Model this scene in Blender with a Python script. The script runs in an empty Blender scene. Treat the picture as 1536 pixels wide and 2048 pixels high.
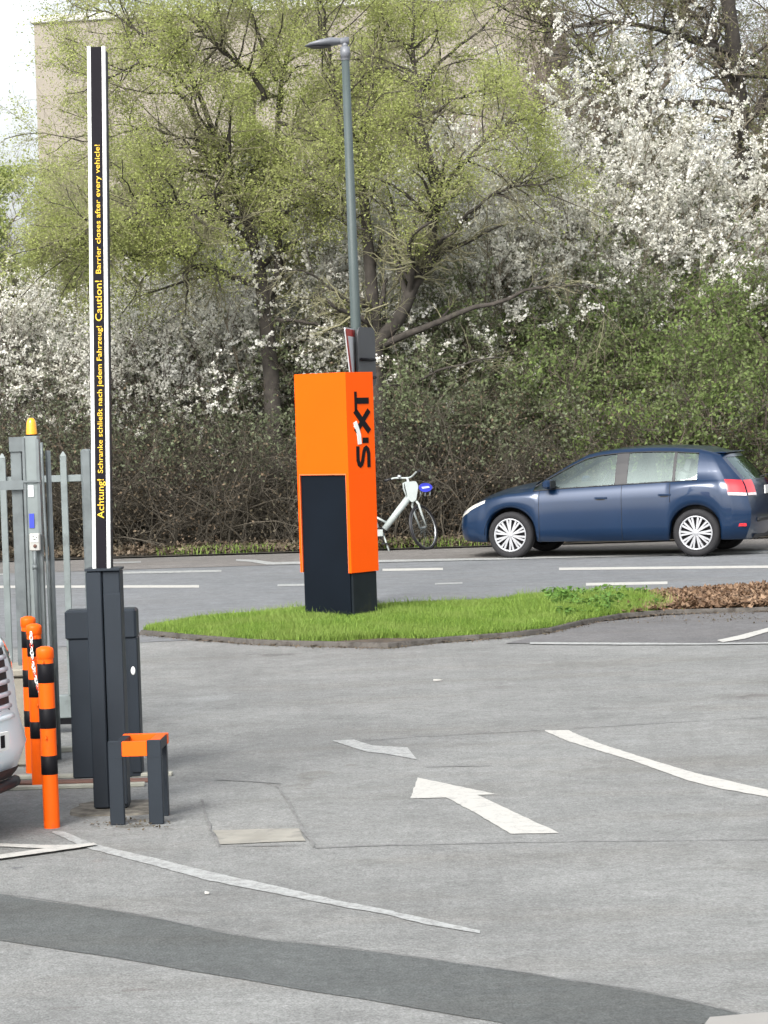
import bpy, bmesh, math, random
import numpy as np
from mathutils import Vector, Matrix

R = math.radians
rng = np.random.default_rng(7)
random.seed(7)
scene = bpy.context.scene
col = scene.collection

# ------------------------------------------------------------------ camera
F = 5000.0                       # focal length in pixels of the 1536x2048 photograph
CAM_Z = 2.0
PITCH = math.atan((1024 - 831) / F)
ROLL = R(-1.78)
cam_d = bpy.data.cameras.new('camera')
cam = bpy.data.objects.new('camera', cam_d); col.objects.link(cam)
cam_rot = Matrix.Rotation(R(90) - PITCH, 3, 'X') @ Matrix.Rotation(ROLL, 3, 'Z')
cam.matrix_world = Matrix.Translation((0, 0, CAM_Z)) @ cam_rot.to_4x4()
cam_d.sensor_fit = 'VERTICAL'; cam_d.sensor_height = 36.0
cam_d.lens = F / 2048 * 36.0
cam_d.clip_start = 0.1; cam_d.clip_end = 2000
scene.camera = cam

# ------------------------------------------------------------------ world, sun, exposure
SUN_EL, SUN_ROT = R(40), R(205)
w = bpy.data.worlds.new('World'); scene.world = w; w.use_nodes = True
nt = w.node_tree; nt.nodes.clear()
sky = nt.nodes.new('ShaderNodeTexSky'); sky.sky_type = 'NISHITA'; sky.sun_disc = False
sky.sun_elevation = SUN_EL; sky.sun_rotation = SUN_ROT
sky.air_density = 1.0; sky.dust_density = 4.0; sky.ozone_density = 1.0
hs = nt.nodes.new('ShaderNodeHueSaturation'); hs.inputs['Saturation'].default_value = 0.25
tc = nt.nodes.new('ShaderNodeTexCoord')
cn = nt.nodes.new('ShaderNodeTexNoise'); cn.inputs['Scale'].default_value = 2.2; cn.inputs['Detail'].default_value = 5
cr = nt.nodes.new('ShaderNodeValToRGB')
cr.color_ramp.elements[0].position = 0.35; cr.color_ramp.elements[0].color = (1, 1, 1, 1)
cr.color_ramp.elements[1].position = 0.7; cr.color_ramp.elements[1].color = (1.3, 1.3, 1.3, 1)
mx = nt.nodes.new('ShaderNodeMix'); mx.data_type = 'RGBA'; mx.blend_type = 'MULTIPLY'; mx.inputs[0].default_value = 1
bg = nt.nodes.new('ShaderNodeBackground'); bg.inputs['Strength'].default_value = 0.135
wo = nt.nodes.new('ShaderNodeOutputWorld')
nt.links.new(sky.outputs[0], hs.inputs['Color'])
nt.links.new(tc.outputs['Generated'], cn.inputs['Vector'])
nt.links.new(cn.outputs['Fac'], cr.inputs[0])
nt.links.new(hs.outputs[0], mx.inputs[6]); nt.links.new(cr.outputs[0], mx.inputs[7])
nt.links.new(mx.outputs[2], bg.inputs['Color']); nt.links.new(bg.outputs[0], wo.inputs[0])
sd = bpy.data.lights.new('sun', 'SUN'); sd.energy = 1.5; sd.angle = R(25); sd.color = (1.0, 0.96, 0.9)
sun = bpy.data.objects.new('sun', sd); col.objects.link(sun)
# Nishita: rotation 0 has the sun towards +Y, turning clockwise seen from above
sdir = Vector((math.sin(SUN_ROT) * math.cos(SUN_EL), math.cos(SUN_ROT) * math.cos(SUN_EL), math.sin(SUN_EL)))
sun.rotation_euler = (-sdir).to_track_quat('-Z', 'Y').to_euler()
scene.view_settings.view_transform = 'Standard'; scene.view_settings.look = 'None'
scene.view_settings.gamma = 1; scene.view_settings.use_curve_mapping = False
scene.view_settings.exposure = 1.0
scene.render.engine = 'CYCLES'
scene.cycles.max_bounces = 6; scene.cycles.diffuse_bounces = 3; scene.cycles.transparent_max_bounces = 12

# ------------------------------------------------------------------ survey: photograph pixel -> place on the ground / at a distance
def ray(px, py):
    return cam_rot @ Vector(((px - 768) / F, -(py - 1024) / F, -1.0))
def G(px, py, z=0.0):
    d = ray(px, py); t = (z - CAM_Z) / d.z
    return Vector((d.x * t, d.y * t, z))
def P(px, py, Y):
    d = ray(px, py); t = Y / d.y
    return Vector((d.x * t, Y, CAM_Z + d.z * t))

# ------------------------------------------------------------------ object helpers
def link(name, me, mat=None, parent=None, loc=None):
    o = bpy.data.objects.new(name, me); col.objects.link(o)
    if mat is not None:
        for m in (mat if isinstance(mat, (list, tuple)) else [mat]): me.materials.append(m)
    if parent is not None: o.parent = parent
    if loc is not None: o.location = loc
    return o
def thing(name, label, cat, loc=(0, 0, 0), rz=0, group=None):
    o = bpy.data.objects.new(name, None); col.objects.link(o); o.empty_display_size = 0.2
    o.location = loc; o.rotation_euler = (0, 0, rz)
    return tag(o, label, cat, group)
def tag(o, label=None, cat=None, group=None, kind=None):
    if label: o['label'] = label
    if cat: o['category'] = cat
    if group: o['group'] = group
    if kind: o['kind'] = kind
    return o

class MB:
    def __init__(s): s.v = []; s.f = []; s.m = []; s.s = []
    def add(s, vs, fs, mi=0, smooth=False):
        b = len(s.v); s.v += [tuple(v) for v in vs]
        for f in fs: s.f.append([b + i for i in f]); s.m.append(mi); s.s.append(smooth)
        return s
    def box(s, x0, y0, z0, x1, y1, z1, mi=0, bev=0.0, M=None):
        b = min(bev, (x1-x0)/2.01, (y1-y0)/2.01, (z1-z0)/2.01)
        if b <= 0:
            vs = [(x, y, z) for z in (z0, z1) for x, y in ((x0, y0), (x1, y0), (x1, y1), (x0, y1))]
            fs = [(3, 2, 1, 0), (4, 5, 6, 7), (0, 1, 5, 4), (1, 2, 6, 5), (2, 3, 7, 6), (3, 0, 4, 7)]
        else:
            def ring(d, z): return [(x0+d+b, y0+d, z), (x1-d-b, y0+d, z), (x1-d, y0+d+b, z), (x1-d, y1-d-b, z),
                                    (x1-d-b, y1-d, z), (x0+d+b, y1-d, z), (x0+d, y1-d-b, z), (x0+d, y0+d+b, z)]
            vs = ring(b, z0) + ring(0, z0 + b) + ring(0, z1 - b) + ring(b, z1)
            if (x1-x0) < 4.1*b or (y1-y0) < 4.1*b:
                def ring2(d, z): return [(x0+d+b*.3, y0+d, z), (x1-d-b*.3, y0+d, z), (x1-d, y0+d+b*.3, z), (x1-d, y1-d-b*.3, z),
                                    (x1-d-b*.3, y1-d, z), (x0+d+b*.3, y1-d, z), (x0+d, y1-d-b*.3, z), (x0+d, y0+d+b*.3, z)]
                vs = ring2(b*.3, z0) + ring2(0, z0 + b*.3) + ring2(0, z1 - b*.3) + ring2(b*.3, z1)
            fs = [tuple(range(7, -1, -1)), tuple(range(24, 32))]
            for k in range(3):
                for i in range(8): j = (i+1) % 8; fs.append((k*8+i, k*8+j, k*8+8+j, k*8+8+i))
        if M is not None: vs = [M @ Vector(v) for v in vs]
        return s.add(vs, fs, mi)
    def tube(s, pts, rad, n=10, mi=0, caps=True, smooth=True):
        pts = [Vector(p) for p in pts]
        if not hasattr(rad, '__len__'): rad = [rad] * len(pts)
        vs = []; prev = None
        for i, p in enumerate(pts):
            t = (pts[min(i+1, len(pts)-1)] - pts[max(i-1, 0)])
            t = t.normalized() if t.length > 1e-9 else Vector((0, 0, 1))
            if prev is None:
                a = Vector((0, 0, 1)) if abs(t.z) < 0.9 else Vector((1, 0, 0))
                u = t.cross(a).normalized()
            else:
                u = (prev - t * prev.dot(t)); u = u.normalized() if u.length > 1e-6 else t.orthogonal().normalized()
            prev = u; v = t.cross(u)
            for k in range(n):
                a = 2*math.pi*k/n; vs.append(p + (u*math.cos(a) + v*math.sin(a)) * rad[i])
        fs = []
        for i in range(len(pts)-1):
            for k in range(n): j = (k+1) % n; fs.append((i*n+k, i*n+j, (i+1)*n+j, (i+1)*n+k))
        s.add(vs, fs, mi, smooth)
        if caps:
            b = len(s.v) - len(vs)
            s.f.append([b + k for k in range(n-1, -1, -1)]); s.m.append(mi); s.s.append(False)
            s.f.append([b + (len(pts)-1)*n + k for k in range(n)]); s.m.append(mi); s.s.append(False)
        return s
    def lathe(s, prof, n=24, mi=0, M=None, smooth=True, closed=False):
        vs = []; fs = []; K = len(prof)
        for r, z in prof:
            for k in range(n):
                a = 2*math.pi*k/n; vs.append(Vector((r*math.cos(a), r*math.sin(a), z)))
        for i in range(K if closed else K-1):
            i2 = (i+1) % K
            for k in range(n): j = (k+1) % n; fs.append((i*n+k, i*n+j, i2*n+j, i2*n+k))
        if M is not None: vs = [M @ v for v in vs]
        return s.add(vs, fs, mi, smooth)
    def prism(s, poly, depth, M=None, mi=0):
        """poly: 2-D outline in the local x,z plane, thickness along local y (0..depth)"""
        n = len(poly)
        vs = [Vector((x, 0, z)) for x, z in poly] + [Vector((x, depth, z)) for x, z in poly]
        if M is not None: vs = [M @ v for v in vs]
        fs = [tuple(range(n)), tuple(range(2*n-1, n-1, -1))] + [(i, i+n, (i+1) % n + n, (i+1) % n) for i in range(n)]
        return s.add(vs, fs, mi)
    def build(s, name, mat, parent=None, loc=None):
        me = bpy.data.meshes.new(name); me.from_pydata(s.v, [], s.f)
        me.polygons.foreach_set('material_index', s.m); me.polygons.foreach_set('use_smooth', s.s)
        me.update()
        bm = bmesh.new(); bm.from_mesh(me); bmesh.ops.recalc_face_normals(bm, faces=bm.faces); bm.to_mesh(me); bm.free()
        return link(name, me, mat, parent, loc)

def np_mesh(name, verts, loops, nper, smooth=False):
    verts = np.ascontiguousarray(verts, dtype=np.float32); loops = np.ascontiguousarray(loops, dtype=np.int32).ravel()
    me = bpy.data.meshes.new(name); me.vertices.add(len(verts)); me.vertices.foreach_set('co', verts.ravel())
    me.loops.add(len(loops)); me.loops.foreach_set('vertex_index', loops)
    n = len(loops) // nper; me.polygons.add(n)
    me.polygons.foreach_set('loop_start', np.arange(n, dtype=np.int32) * nper)
    if smooth: me.polygons.foreach_set('use_smooth', np.ones(n, dtype=bool))
    me.update(calc_edges=True)
    return me

# ------------------------------------------------------------------ materials
def new_mat(name):
    m = bpy.data.materials.new(name); m.use_nodes = True
    n = m.node_tree.nodes; return m, n, m.node_tree.links, n['Principled BSDF']
def mat(name, c, rough=0.5, var=0.12, scale=6.0, metal=0.0, bump=0.0, bscale=60.0, coat=0.0, spec=0.5, dirt=None, dscale=3.0, dpos=0.6):
    m, n, l, p = new_mat(name)
    p.inputs['Roughness'].default_value = rough; p.inputs['Metallic'].default_value = metal
    p.inputs['Coat Weight'].default_value = coat; p.inputs['Specular IOR Level'].default_value = spec
    tcn = n.new('ShaderNodeTexCoord'); no = n.new('ShaderNodeTexNoise')
    no.inputs['Scale'].default_value = scale; no.inputs['Detail'].default_value = 6
    l.new(tcn.outputs['Object'], no.inputs['Vector'])
    r = n.new('ShaderNodeValToRGB'); r.color_ramp.elements[0].position = 0.3; r.color_ramp.elements[1].position = 0.7
    r.color_ramp.elements[0].color = (*[x*(1-var) for x in c], 1); r.color_ramp.elements[1].color = (*[min(1, x*(1+var)) for x in c], 1)
    l.new(no.outputs['Fac'], r.inputs[0]); out = r.outputs[0]
    if dirt:
        n2 = n.new('ShaderNodeTexNoise'); n2.inputs['Scale'].default_value = dscale; n2.inputs['Detail'].default_value = 8; n2.inputs['Roughness'].default_value = 0.7
        l.new(tcn.outputs['Object'], n2.inputs['Vector'])
        r2 = n.new('ShaderNodeValToRGB'); r2.color_ramp.elements[0].position = dpos; r2.color_ramp.elements[1].position = dpos + 0.12
        l.new(n2.outputs['Fac'], r2.inputs[0])
        mm = n.new('ShaderNodeMix'); mm.data_type = 'RGBA'; mm.inputs[7].default_value = (*dirt, 1)
        l.new(r2.outputs[0], mm.inputs[0]); l.new(out, mm.inputs[6]); out = mm.outputs[2]
    l.new(out, p.inputs['Base Color'])
    if bump:
        n3 = n.new('ShaderNodeTexNoise'); n3.inputs['Scale'].default_value = bscale; n3.inputs['Detail'].default_value = 4
        l.new(tcn.outputs['Object'], n3.inputs['Vector'])
        b = n.new('ShaderNodeBump'); b.inputs['Strength'].default_value = bump; b.inputs['Distance'].default_value = 0.01
        l.new(n3.outputs['Fac'], b.inputs['Height']); l.new(b.outputs[0], p.inputs['Normal'])
    return m
def leaf_mat(name, c1, c2, c3, trans=0.35, clump=0.9):
    """colour per leaf at random between c1 and c2, patches of c3 by place in the crown"""
    m, n, l, p = new_mat(name)
    g = n.new('ShaderNodeNewGeometry'); r = n.new('ShaderNodeValToRGB')
    r.color_ramp.elements[0].color = (*c1, 1); r.color_ramp.elements[1].color = (*c2, 1)
    l.new(g.outputs['Random Per Island'], r.inputs[0])
    tcn = n.new('ShaderNodeTexCoord'); no = n.new('ShaderNodeTexNoise'); no.inputs['Scale'].default_value = clump; no.inputs['Detail'].default_value = 3
    l.new(tcn.outputs['Object'], no.inputs['Vector'])
    r2 = n.new('ShaderNodeValToRGB'); r2.color_ramp.elements[0].position = 0.42; r2.color_ramp.elements[1].position = 0.62
    l.new(no.outputs['Fac'], r2.inputs[0])
    mm = n.new('ShaderNodeMix'); mm.data_type = 'RGBA'; mm.inputs[7].default_value = (*c3, 1)
    l.new(r2.outputs[0], mm.inputs[0]); l.new(r.outputs[0], mm.inputs[6])
    p.inputs['Roughness'].default_value = 0.6; p.inputs['Specular IOR Level'].default_value = 0.25
    l.new(mm.outputs[2], p.inputs['Base Color'])
    if trans:
        t = n.new('ShaderNodeBsdfTranslucent'); l.new(mm.outputs[2], t.inputs['Color'])
        ms = n.new('ShaderNodeMixShader'); ms.inputs[0].default_value = trans
        l.new(p.outputs[0], ms.inputs[1]); l.new(t.outputs[0], ms.inputs[2]); l.new(ms.outputs[0], n['Material Output'].inputs['Surface'])
    return m
def asphalt(name, c, warm=(1.02, 0.985, 0.95), blot=0.14, speck=0.5, stain=0.5, seed=0.0, blobs=()):
    m, n, l, p = new_mat(name)
    p.inputs['Roughness'].default_value = 0.85; p.inputs['Specular IOR Level'].default_value = 0.3
    tcn = n.new('ShaderNodeTexCoord'); mp = n.new('ShaderNodeMapping'); mp.inputs['Location'].default_value = (seed, seed*1.7, 0)
    l.new(tcn.outputs['Object'], mp.inputs[0]); V = mp.outputs[0]
    def noise(sc, det=5, rough=0.6, vec=None):
        k = n.new('ShaderNodeTexNoise'); k.inputs['Scale'].default_value = sc; k.inputs['Detail'].default_value = det; k.inputs['Roughness'].default_value = rough
        l.new(vec or V, k.inputs['Vector']); return k.outputs['Fac']
    def ramp(fac, a, b, ca, cb):
        r = n.new('ShaderNodeValToRGB'); r.color_ramp.elements[0].position = a; r.color_ramp.elements[1].position = b
        r.color_ramp.elements[0].color = (*ca, 1); r.color_ramp.elements[1].color = (*cb, 1); l.new(fac, r.inputs[0]); return r.outputs[0]
    def mul(a, b, f=1.0):
        k = n.new('ShaderNodeMix'); k.data_type = 'RGBA'; k.blend_type = 'MULTIPLY'; k.inputs[0].default_value = f
        l.new(a, k.inputs[6]); l.new(b, k.inputs[7]); return k.outputs[2]
    base = ramp(noise(0.55, 6), 0.32, 0.68, [x*(1-blot) for x in c], [x*(1+blot) for x in c])
    st = n.new('ShaderNodeMapping'); st.inputs['Scale'].default_value = (0.35, 1.6, 1); st.inputs['Rotation'].default_value = (0, 0, 0.12); l.new(V, st.inputs[0])
    a = mul(base, ramp(noise(1.1, 7, 0.65, st.outputs[0]), 0.5, 0.72, (1, 1, 1), tuple(x*(1-0.22*stain) for x in warm)))
    a = mul(a, ramp(noise(3.2, 6, 0.7), 0.35, 0.7, (0.87, 0.87, 0.87), (1.11, 1.11, 1.11)))
    a = mul(a, ramp(noise(13, 5, 0.75), 0.36, 0.64, (0.86, 0.86, 0.86), (1.10, 1.10, 1.10)))
    a = mul(a, ramp(noise(48, 3, 0.8), 0.3, 0.7, (1-speck*.6,)*3, (1+speck*.6,)*3))
    a = mul(a, ramp(noise(1.9, 4, 0.75), 0.60, 0.68, (1, 1, 1), (1-.35*stain,)*3))
    a = mul(a, ramp(noise(.9, 9, 0.85), 0.3, 0.44, (1.14, 1.14, 1.13), (1, 1, 1)))
    vo = n.new('ShaderNodeTexVoronoi'); vo.inputs['Scale'].default_value = 95; l.new(V, vo.inputs['Vector'])
    a = mul(a, ramp(vo.outputs['Distance'], 0.15, 0.6, (1.12, 1.12, 1.12), (0.8, 0.8, 0.8)), speck)
    for (bx_, by_, rx_, ry_, rot_, cc_) in blobs:
        mpb = n.new('ShaderNodeMapping'); mpb.vector_type = 'TEXTURE'; mpb.inputs['Location'].default_value = (bx_, by_, 0); mpb.inputs['Scale'].default_value = (rx_, ry_, 1); mpb.inputs['Rotation'].default_value = (0, 0, rot_)
        l.new(tcn.outputs['Object'], mpb.inputs[0])
        ln = n.new('ShaderNodeVectorMath'); ln.operation = 'LENGTH'; l.new(mpb.outputs[0], ln.inputs[0])
        dn = n.new('ShaderNodeMath'); dn.operation = 'MULTIPLY_ADD'; dn.inputs[1].default_value = 1.6; l.new(noise(2.3, 6, .7), dn.inputs[0]); l.new(ln.outputs['Value'], dn.inputs[2])
        a = mul(a, ramp(dn.outputs[0], 0.9 , 1.9, cc_, (1, 1, 1)))
    l.new(a, p.inputs['Base Color'])
    b = n.new('ShaderNodeBump'); b.inputs['Strength'].default_value = 0.5; b.inputs['Distance'].default_value = 0.006
    l.new(vo.outputs['Distance'], b.inputs['Height']); l.new(b.outputs[0], p.inputs['Normal'])
    return m
def paint_mat(name, c, wear_c, pos=0.55, width=0.1, scale=14):
    """road paint worn through to the asphalt in flecks"""
    m, n, l, p = new_mat(name); p.inputs['Roughness'].default_value = 0.7
    tcn = n.new('ShaderNodeTexCoord'); a = n.new('ShaderNodeTexNoise'); a.inputs['Scale'].default_value = scale; a.inputs['Detail'].default_value = 9; a.inputs['Roughness'].default_value = 0.8
    l.new(tcn.outputs['Object'], a.inputs['Vector'])
    r = n.new('ShaderNodeValToRGB'); r.color_ramp.elements[0].position = pos; r.color_ramp.elements[1].position = pos + width
    r.color_ramp.elements[0].color = (*c, 1); r.color_ramp.elements[1].color = (*wear_c, 1)
    a2 = n.new('ShaderNodeTexNoise'); a2.inputs['Scale'].default_value = scale*6; a2.inputs['Detail'].default_value = 4; a2.inputs['Roughness'].default_value = 0.8
    l.new(tcn.outputs['Object'], a2.inputs['Vector'])
    ad = n.new('ShaderNodeMath'); ad.operation = 'MULTIPLY_ADD'; ad.inputs[1].default_value = 0.5; l.new(a2.outputs['Fac'], ad.inputs[0]); l.new(a.outputs['Fac'], ad.inputs[2])
    sb = n.new('ShaderNodeMath'); sb.operation = 'SUBTRACT'; sb.inputs[1].default_value = 0.25; l.new(ad.outputs[0], sb.inputs[0])
    l.new(sb.outputs[0], r.inputs[0]); l.new(r.outputs[0], p.inputs['Base Color'])
    return m
def glass_mat(name, tint=(0.55, 0.62, 0.6), refl=0.25):
    m, n, l, p = new_mat(name)
    t = n.new('ShaderNodeBsdfTransparent'); t.inputs['Color'].default_value = (*tint, 1)
    g = n.new('ShaderNodeBsdfGlossy'); g.inputs['Roughness'].default_value = 0.03; g.inputs['Color'].default_value = (.66, .80, .78, 1)
    fr = n.new('ShaderNodeLayerWeight'); fr.inputs['Blend'].default_value = .3
    ad = n.new('ShaderNodeMath'); ad.operation = 'ADD'; ad.inputs[1].default_value = refl; ad.use_clamp = True
    ms = n.new('ShaderNodeMixShader'); pw_ = n.new('ShaderNodeMath'); pw_.operation = 'POWER'; pw_.inputs[1].default_value = 2.5; l.new(fr.outputs['Facing'], pw_.inputs[0]); l.new(pw_.outputs[0], ad.inputs[0]); l.new(ad.outputs[0], ms.inputs[0])
    l.new(t.outputs[0], ms.inputs[1]); l.new(g.outputs[0], ms.inputs[2]); l.new(ms.outputs[0], n['Material Output'].inputs['Surface'])
    return m

ASPH = (0.222, 0.228, 0.223)
M = {}
def blob(px, py, wpx, hpx, cc, rot=0.0):
    c = G(px, py); return (c.x, c.y, wpx/2*c.y/F, abs(G(px, py - hpx/2).y - G(px, py + hpx/2).y)/2, rot, cc)
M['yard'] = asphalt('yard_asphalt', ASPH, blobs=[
    blob(620, 1560, 420, 150, (0.84, 0.82, 0.80)), blob(420, 1400, 420, 110, (1.14, 1.15, 1.16)), blob(1480, 1395, 520, 60, (0.82, 0.79, 0.79)), blob(1000, 1375, 500, 40, (0.92, 0.90, 0.90)),
    blob(700, 1530, 150, 40, (0.80, 0.78, 0.77)), blob(560, 1309, 700, 26, (0.74, 0.73, 0.72)), blob(200, 1720, 500, 90, (0.92, 0.88, 0.87)), blob(40, 1735, 220, 46, (0.62, 0.62, 0.66)),
    blob(270, 1980, 220, 22, (0.84, 0.80, 0.80)), blob(150, 2015, 320, 24, (0.85, 0.82, 0.82)), blob(300, 1640, 360, 60, (0.80, 0.77, 0.73)), blob(950, 1530, 420, 40, (0.90, 0.90, 0.90)),
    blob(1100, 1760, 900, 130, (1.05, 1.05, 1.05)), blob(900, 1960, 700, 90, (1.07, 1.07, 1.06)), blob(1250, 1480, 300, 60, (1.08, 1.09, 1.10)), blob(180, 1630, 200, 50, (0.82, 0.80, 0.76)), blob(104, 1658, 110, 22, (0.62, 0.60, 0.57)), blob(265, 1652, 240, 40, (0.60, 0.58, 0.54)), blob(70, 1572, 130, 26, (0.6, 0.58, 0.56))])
M['road'] = asphalt('road_asphalt', (0.185, 0.195, 0.205), stain=0.25, blot=0.07, speck=0.25, seed=9)
M['dark_asph'] = asphalt('dark_strip_asphalt', (0.100, 0.108, 0.107), stain=0.2, blot=0.1, speck=0.45, seed=4)
M['bay_asph'] = asphalt('bay_asphalt', (0.150, 0.150, 0.153), stain=0.4, blot=0.12, seed=14)
M['side_asph'] = asphalt('footway_asphalt', (0.185, 0.176, 0.168), stain=0.3, blot=0.1, seed=21)
M['patch'] = asphalt('patched_asphalt', (0.225, 0.218, 0.208), stain=0.8, blot=0.2, seed=31)
M['concrete'] = mat('concrete', (0.30, 0.285, 0.24), 0.9, 0.2, 5, bump=0.3, dirt=(0.2, 0.18, 0.15), dscale=7, dpos=0.56)
M['kerbstone'] = mat('kerb_concrete', (0.085, 0.078, 0.070), 0.9, 0.3, 6, bump=0.4, dirt=(0.04, 0.034, 0.028), dscale=9, dpos=0.5)
M['paint'] = paint_mat('road_paint', (0.47, 0.465, 0.435), (0.31, 0.31, 0.30), 0.5, .16)
M['paint_worn'] = paint_mat('worn_road_paint', (0.38, 0.395, 0.39), (0.235, 0.24, 0.235), 0.44, 0.14, 18)
M['paint_faint'] = paint_mat('faint_road_paint', (0.30, 0.31, 0.305), (0.225, 0.23, 0.225), 0.4, 0.15, 14)
M['seam'] = mat('tar_seam', (0.165, 0.167, 0.164), 0.9, 0.3, 12)
M['soil'] = mat('soil', (0.07, 0.055, 0.04), 0.95, 0.4, 6, bump=0.8, bscale=30)
M['turf'] = mat('turf', (0.07, 0.12, 0.025), 0.95, 0.35, 9, bump=0.8, bscale=60)
M['woodland_soil'] = mat('woodland_soil', (0.045, 0.038, 0.028), 0.95, 0.4, 1.5, bump=0.8, bscale=8)

# ------------------------------------------------------------------ the ground
def sheet(name, poly, z, m, kind='structure', parent=None, jitter=0.0, step=0.0):
    """flat surface outline given as ground points"""
    pts = [Vector((p[0], p[1], z)) for p in poly]
    if step:
        q = []
        for i, a in enumerate(pts):
            b = pts[(i+1) % len(pts)]; k = max(1, int((b-a).length / step))
            for j in range(k):
                c = a.lerp(b, j/k)
                if j: c += Vector((random.uniform(-1, 1), random.uniform(-1, 1), 0)) * jitter
                q.append(c)
        pts = q
    bm = bmesh.new(); f = bm.faces.new([bm.verts.new(p) for p in pts]); bmesh.ops.triangulate(bm, faces=[f])
    bmesh.ops.recalc_face_normals(bm, faces=bm.faces)
    for f in bm.faces:
        if f.normal.z < 0: f.normal_flip()
    me = bpy.data.meshes.new(name); bm.to_mesh(me); bm.free()
    o = link(name, me, m, parent)
    if kind: o['kind'] = kind
    return o
def GP(*pts): return [G(x, y) for x, y in pts]

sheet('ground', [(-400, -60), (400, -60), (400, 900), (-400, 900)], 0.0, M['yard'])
ROAD_FAR = 33.95
sheet('road', [(-80, G(285, 1285).y), G(185, 1292), G(285, 1285), G(520, 1275), G(900, 1262), G(1100, 1225), G(1330, 1200), (80, G(1400, 1195).y), (80, 36.7), (-80, 36.7)], 0.004, M['road'])
sheet('footway', [(-80, ROAD_FAR + .12), (80, ROAD_FAR + .12), (80, 36.9), (-80, 36.9)], 0.008, M['side_asph'], step=0.5, jitter=0.02)
sheet('woodland_floor', [(-120, 36.85), (120, 36.85), (120, 160), (-120, 160)], 0.03, M['woodland_soil'])
sheet('asphalt_strip', GP((-260, 1748), (0, 1790), (240, 1825), (500, 1877), (768, 1908), (975, 1937), (1198, 1972), (1345, 1997), (1480, 2030), (1300, 2075), (1150, 2100), (1000, 2046), (768, 2007), (600, 1980), (425, 1950), (250, 1920), (0, 1882), (-260, 1840)), 0.003, M['dark_asph'], step=0.12, jitter=0.006)
sheet('dark_bay', GP((1010, 1288), (1180, 1247), (1330, 1232), (1700, 1215), (2000, 1215), (2000, 1285), (1500, 1287)), 0.006, M['bay_asph'])
sheet('concrete_slab_patch', GP((425, 1662), (598, 1658), (612, 1683), (440, 1690)), 0.004, mat('worn_slab', (0.27, 0.262, 0.23), .9, .15, 7, dirt=(.19, .185, .17), dscale=6, dpos=.52), step=0.1, jitter=0.01)
sheet('corner_slab', GP((1420, 2038), (1536, 2028), (1700, 2020), (1700, 2090), (1380, 2090)), 0.007, mat('pale_slab', (0.27, 0.265, 0.25), 0.9, 0.1, 4))

def strip(name, top, bot, z, m, label=None):
    """painted marking between an upper and a lower edge, both in photograph pixels"""
    o = sheet(name, [G(x, y) for x, y in top] + [G(x, y) for x, y in bot[::-1]], z, m, step=.05 if max(y for x, y in top) > 1250 else .3, jitter=.0045 if max(y for x, y in top) > 1250 else .006)
    if label: o['label'] = label
    return o
strip('painted_line', [(1090, 1461), (1137, 1461), (1160, 1472), (1200, 1488), (1280, 1514), (1390, 1547), (1536, 1581), (1700, 1622)],
      [(1090, 1463), (1130, 1481), (1180, 1497), (1265, 1522), (1370, 1560), (1440, 1578), (1536, 1595), (1700, 1634)], 0.0035, M['paint'])
strip('painted_line', [(105, 1664), (128, 1664), (190, 1690), (300, 1715), (420, 1745), (560, 1775), (680, 1803), (768, 1820), (850, 1838), (960, 1862)],
      [(105, 1666), (165, 1695), (230, 1712), (300, 1730), (420, 1763), (560, 1790), (680, 1814), (768, 1829), (850, 1850), (960, 1868)], 0.0035, M['paint_worn'])
strip('painted_line', [(-260, 1691), (0, 1689), (100, 1692), (186, 1691)], [(-260, 1697), (0, 1695), (100, 1699), (186, 1692)], 0.0055, M['paint'])
strip('painted_line', [(-200, 1748), (0, 1714), (110, 1698), (188, 1690)], [(-200, 1758), (0, 1722), (110, 1707), (195, 1694)], 0.012, M['paint'])
strip('painted_arrow', [(835, 1556), (996, 1590), (954, 1591), (1118, 1667)], [(835, 1558), (821, 1598), (892, 1596), (960, 1632), (1000, 1656), (1022, 1669)], 0.0035, M['paint'])
sheet('painted_arrow', GP((664, 1482), (708, 1480), (745, 1492), (768, 1493), (815, 1496), (834, 1520), (770, 1508), (736, 1505), (700, 1494)), 0.0035, M['paint_worn'])
strip('painted_line', [(1060, 1286), (1250, 1287), (1400, 1288), (1536, 1286), (1800, 1284)], [(1060, 1290), (1250, 1291), (1400, 1291), (1536, 1289), (1800, 1287)], 0.008, M['paint_worn'])
strip('painted_line', [(1434, 1283), (1480, 1273), (1536, 1258), (1600, 1240)], [(1446, 1287), (1490, 1280), (1536, 1266), (1600, 1249)], 0.012, M['paint'])
# road markings
for a, b, y0, y1, dy in ((-900, 398, 1177, 1174, 5), (230, 443, 1147, 1143, 4), (765, 886, 1141, 1139, 4.5), (1118, 1900, 1139, 1131, 5),
                         (555, 700, 1172, 1169, 4), (870, 925, 1169, 1167, 3), (1172, 1335, 1170, 1167, 5.5), (-900, 10, 1152, 1149, 4)):
    strip('road_marking', [(a, y0 - dy/2), (b, y1 - dy/2)], [(a, y0 + dy/2), (b, y1 + dy/2)], 0.008, M['paint'] if dy > 4 else M['paint_worn'])
strip('road_marking', [(472, 1120), (510, 1121), (545, 1126), (1000, 1117), (1536, 1103), (2200, 1090)], [(472, 1123), (500, 1125), (535, 1131), (1000, 1121), (1536, 1107), (2200, 1094)], 0.012, M['paint_worn'])
strip('road_marking', [(180, 1127), (282, 1124)], [(180, 1130), (282, 1127)], 0.012, M['paint_faint'])
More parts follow.
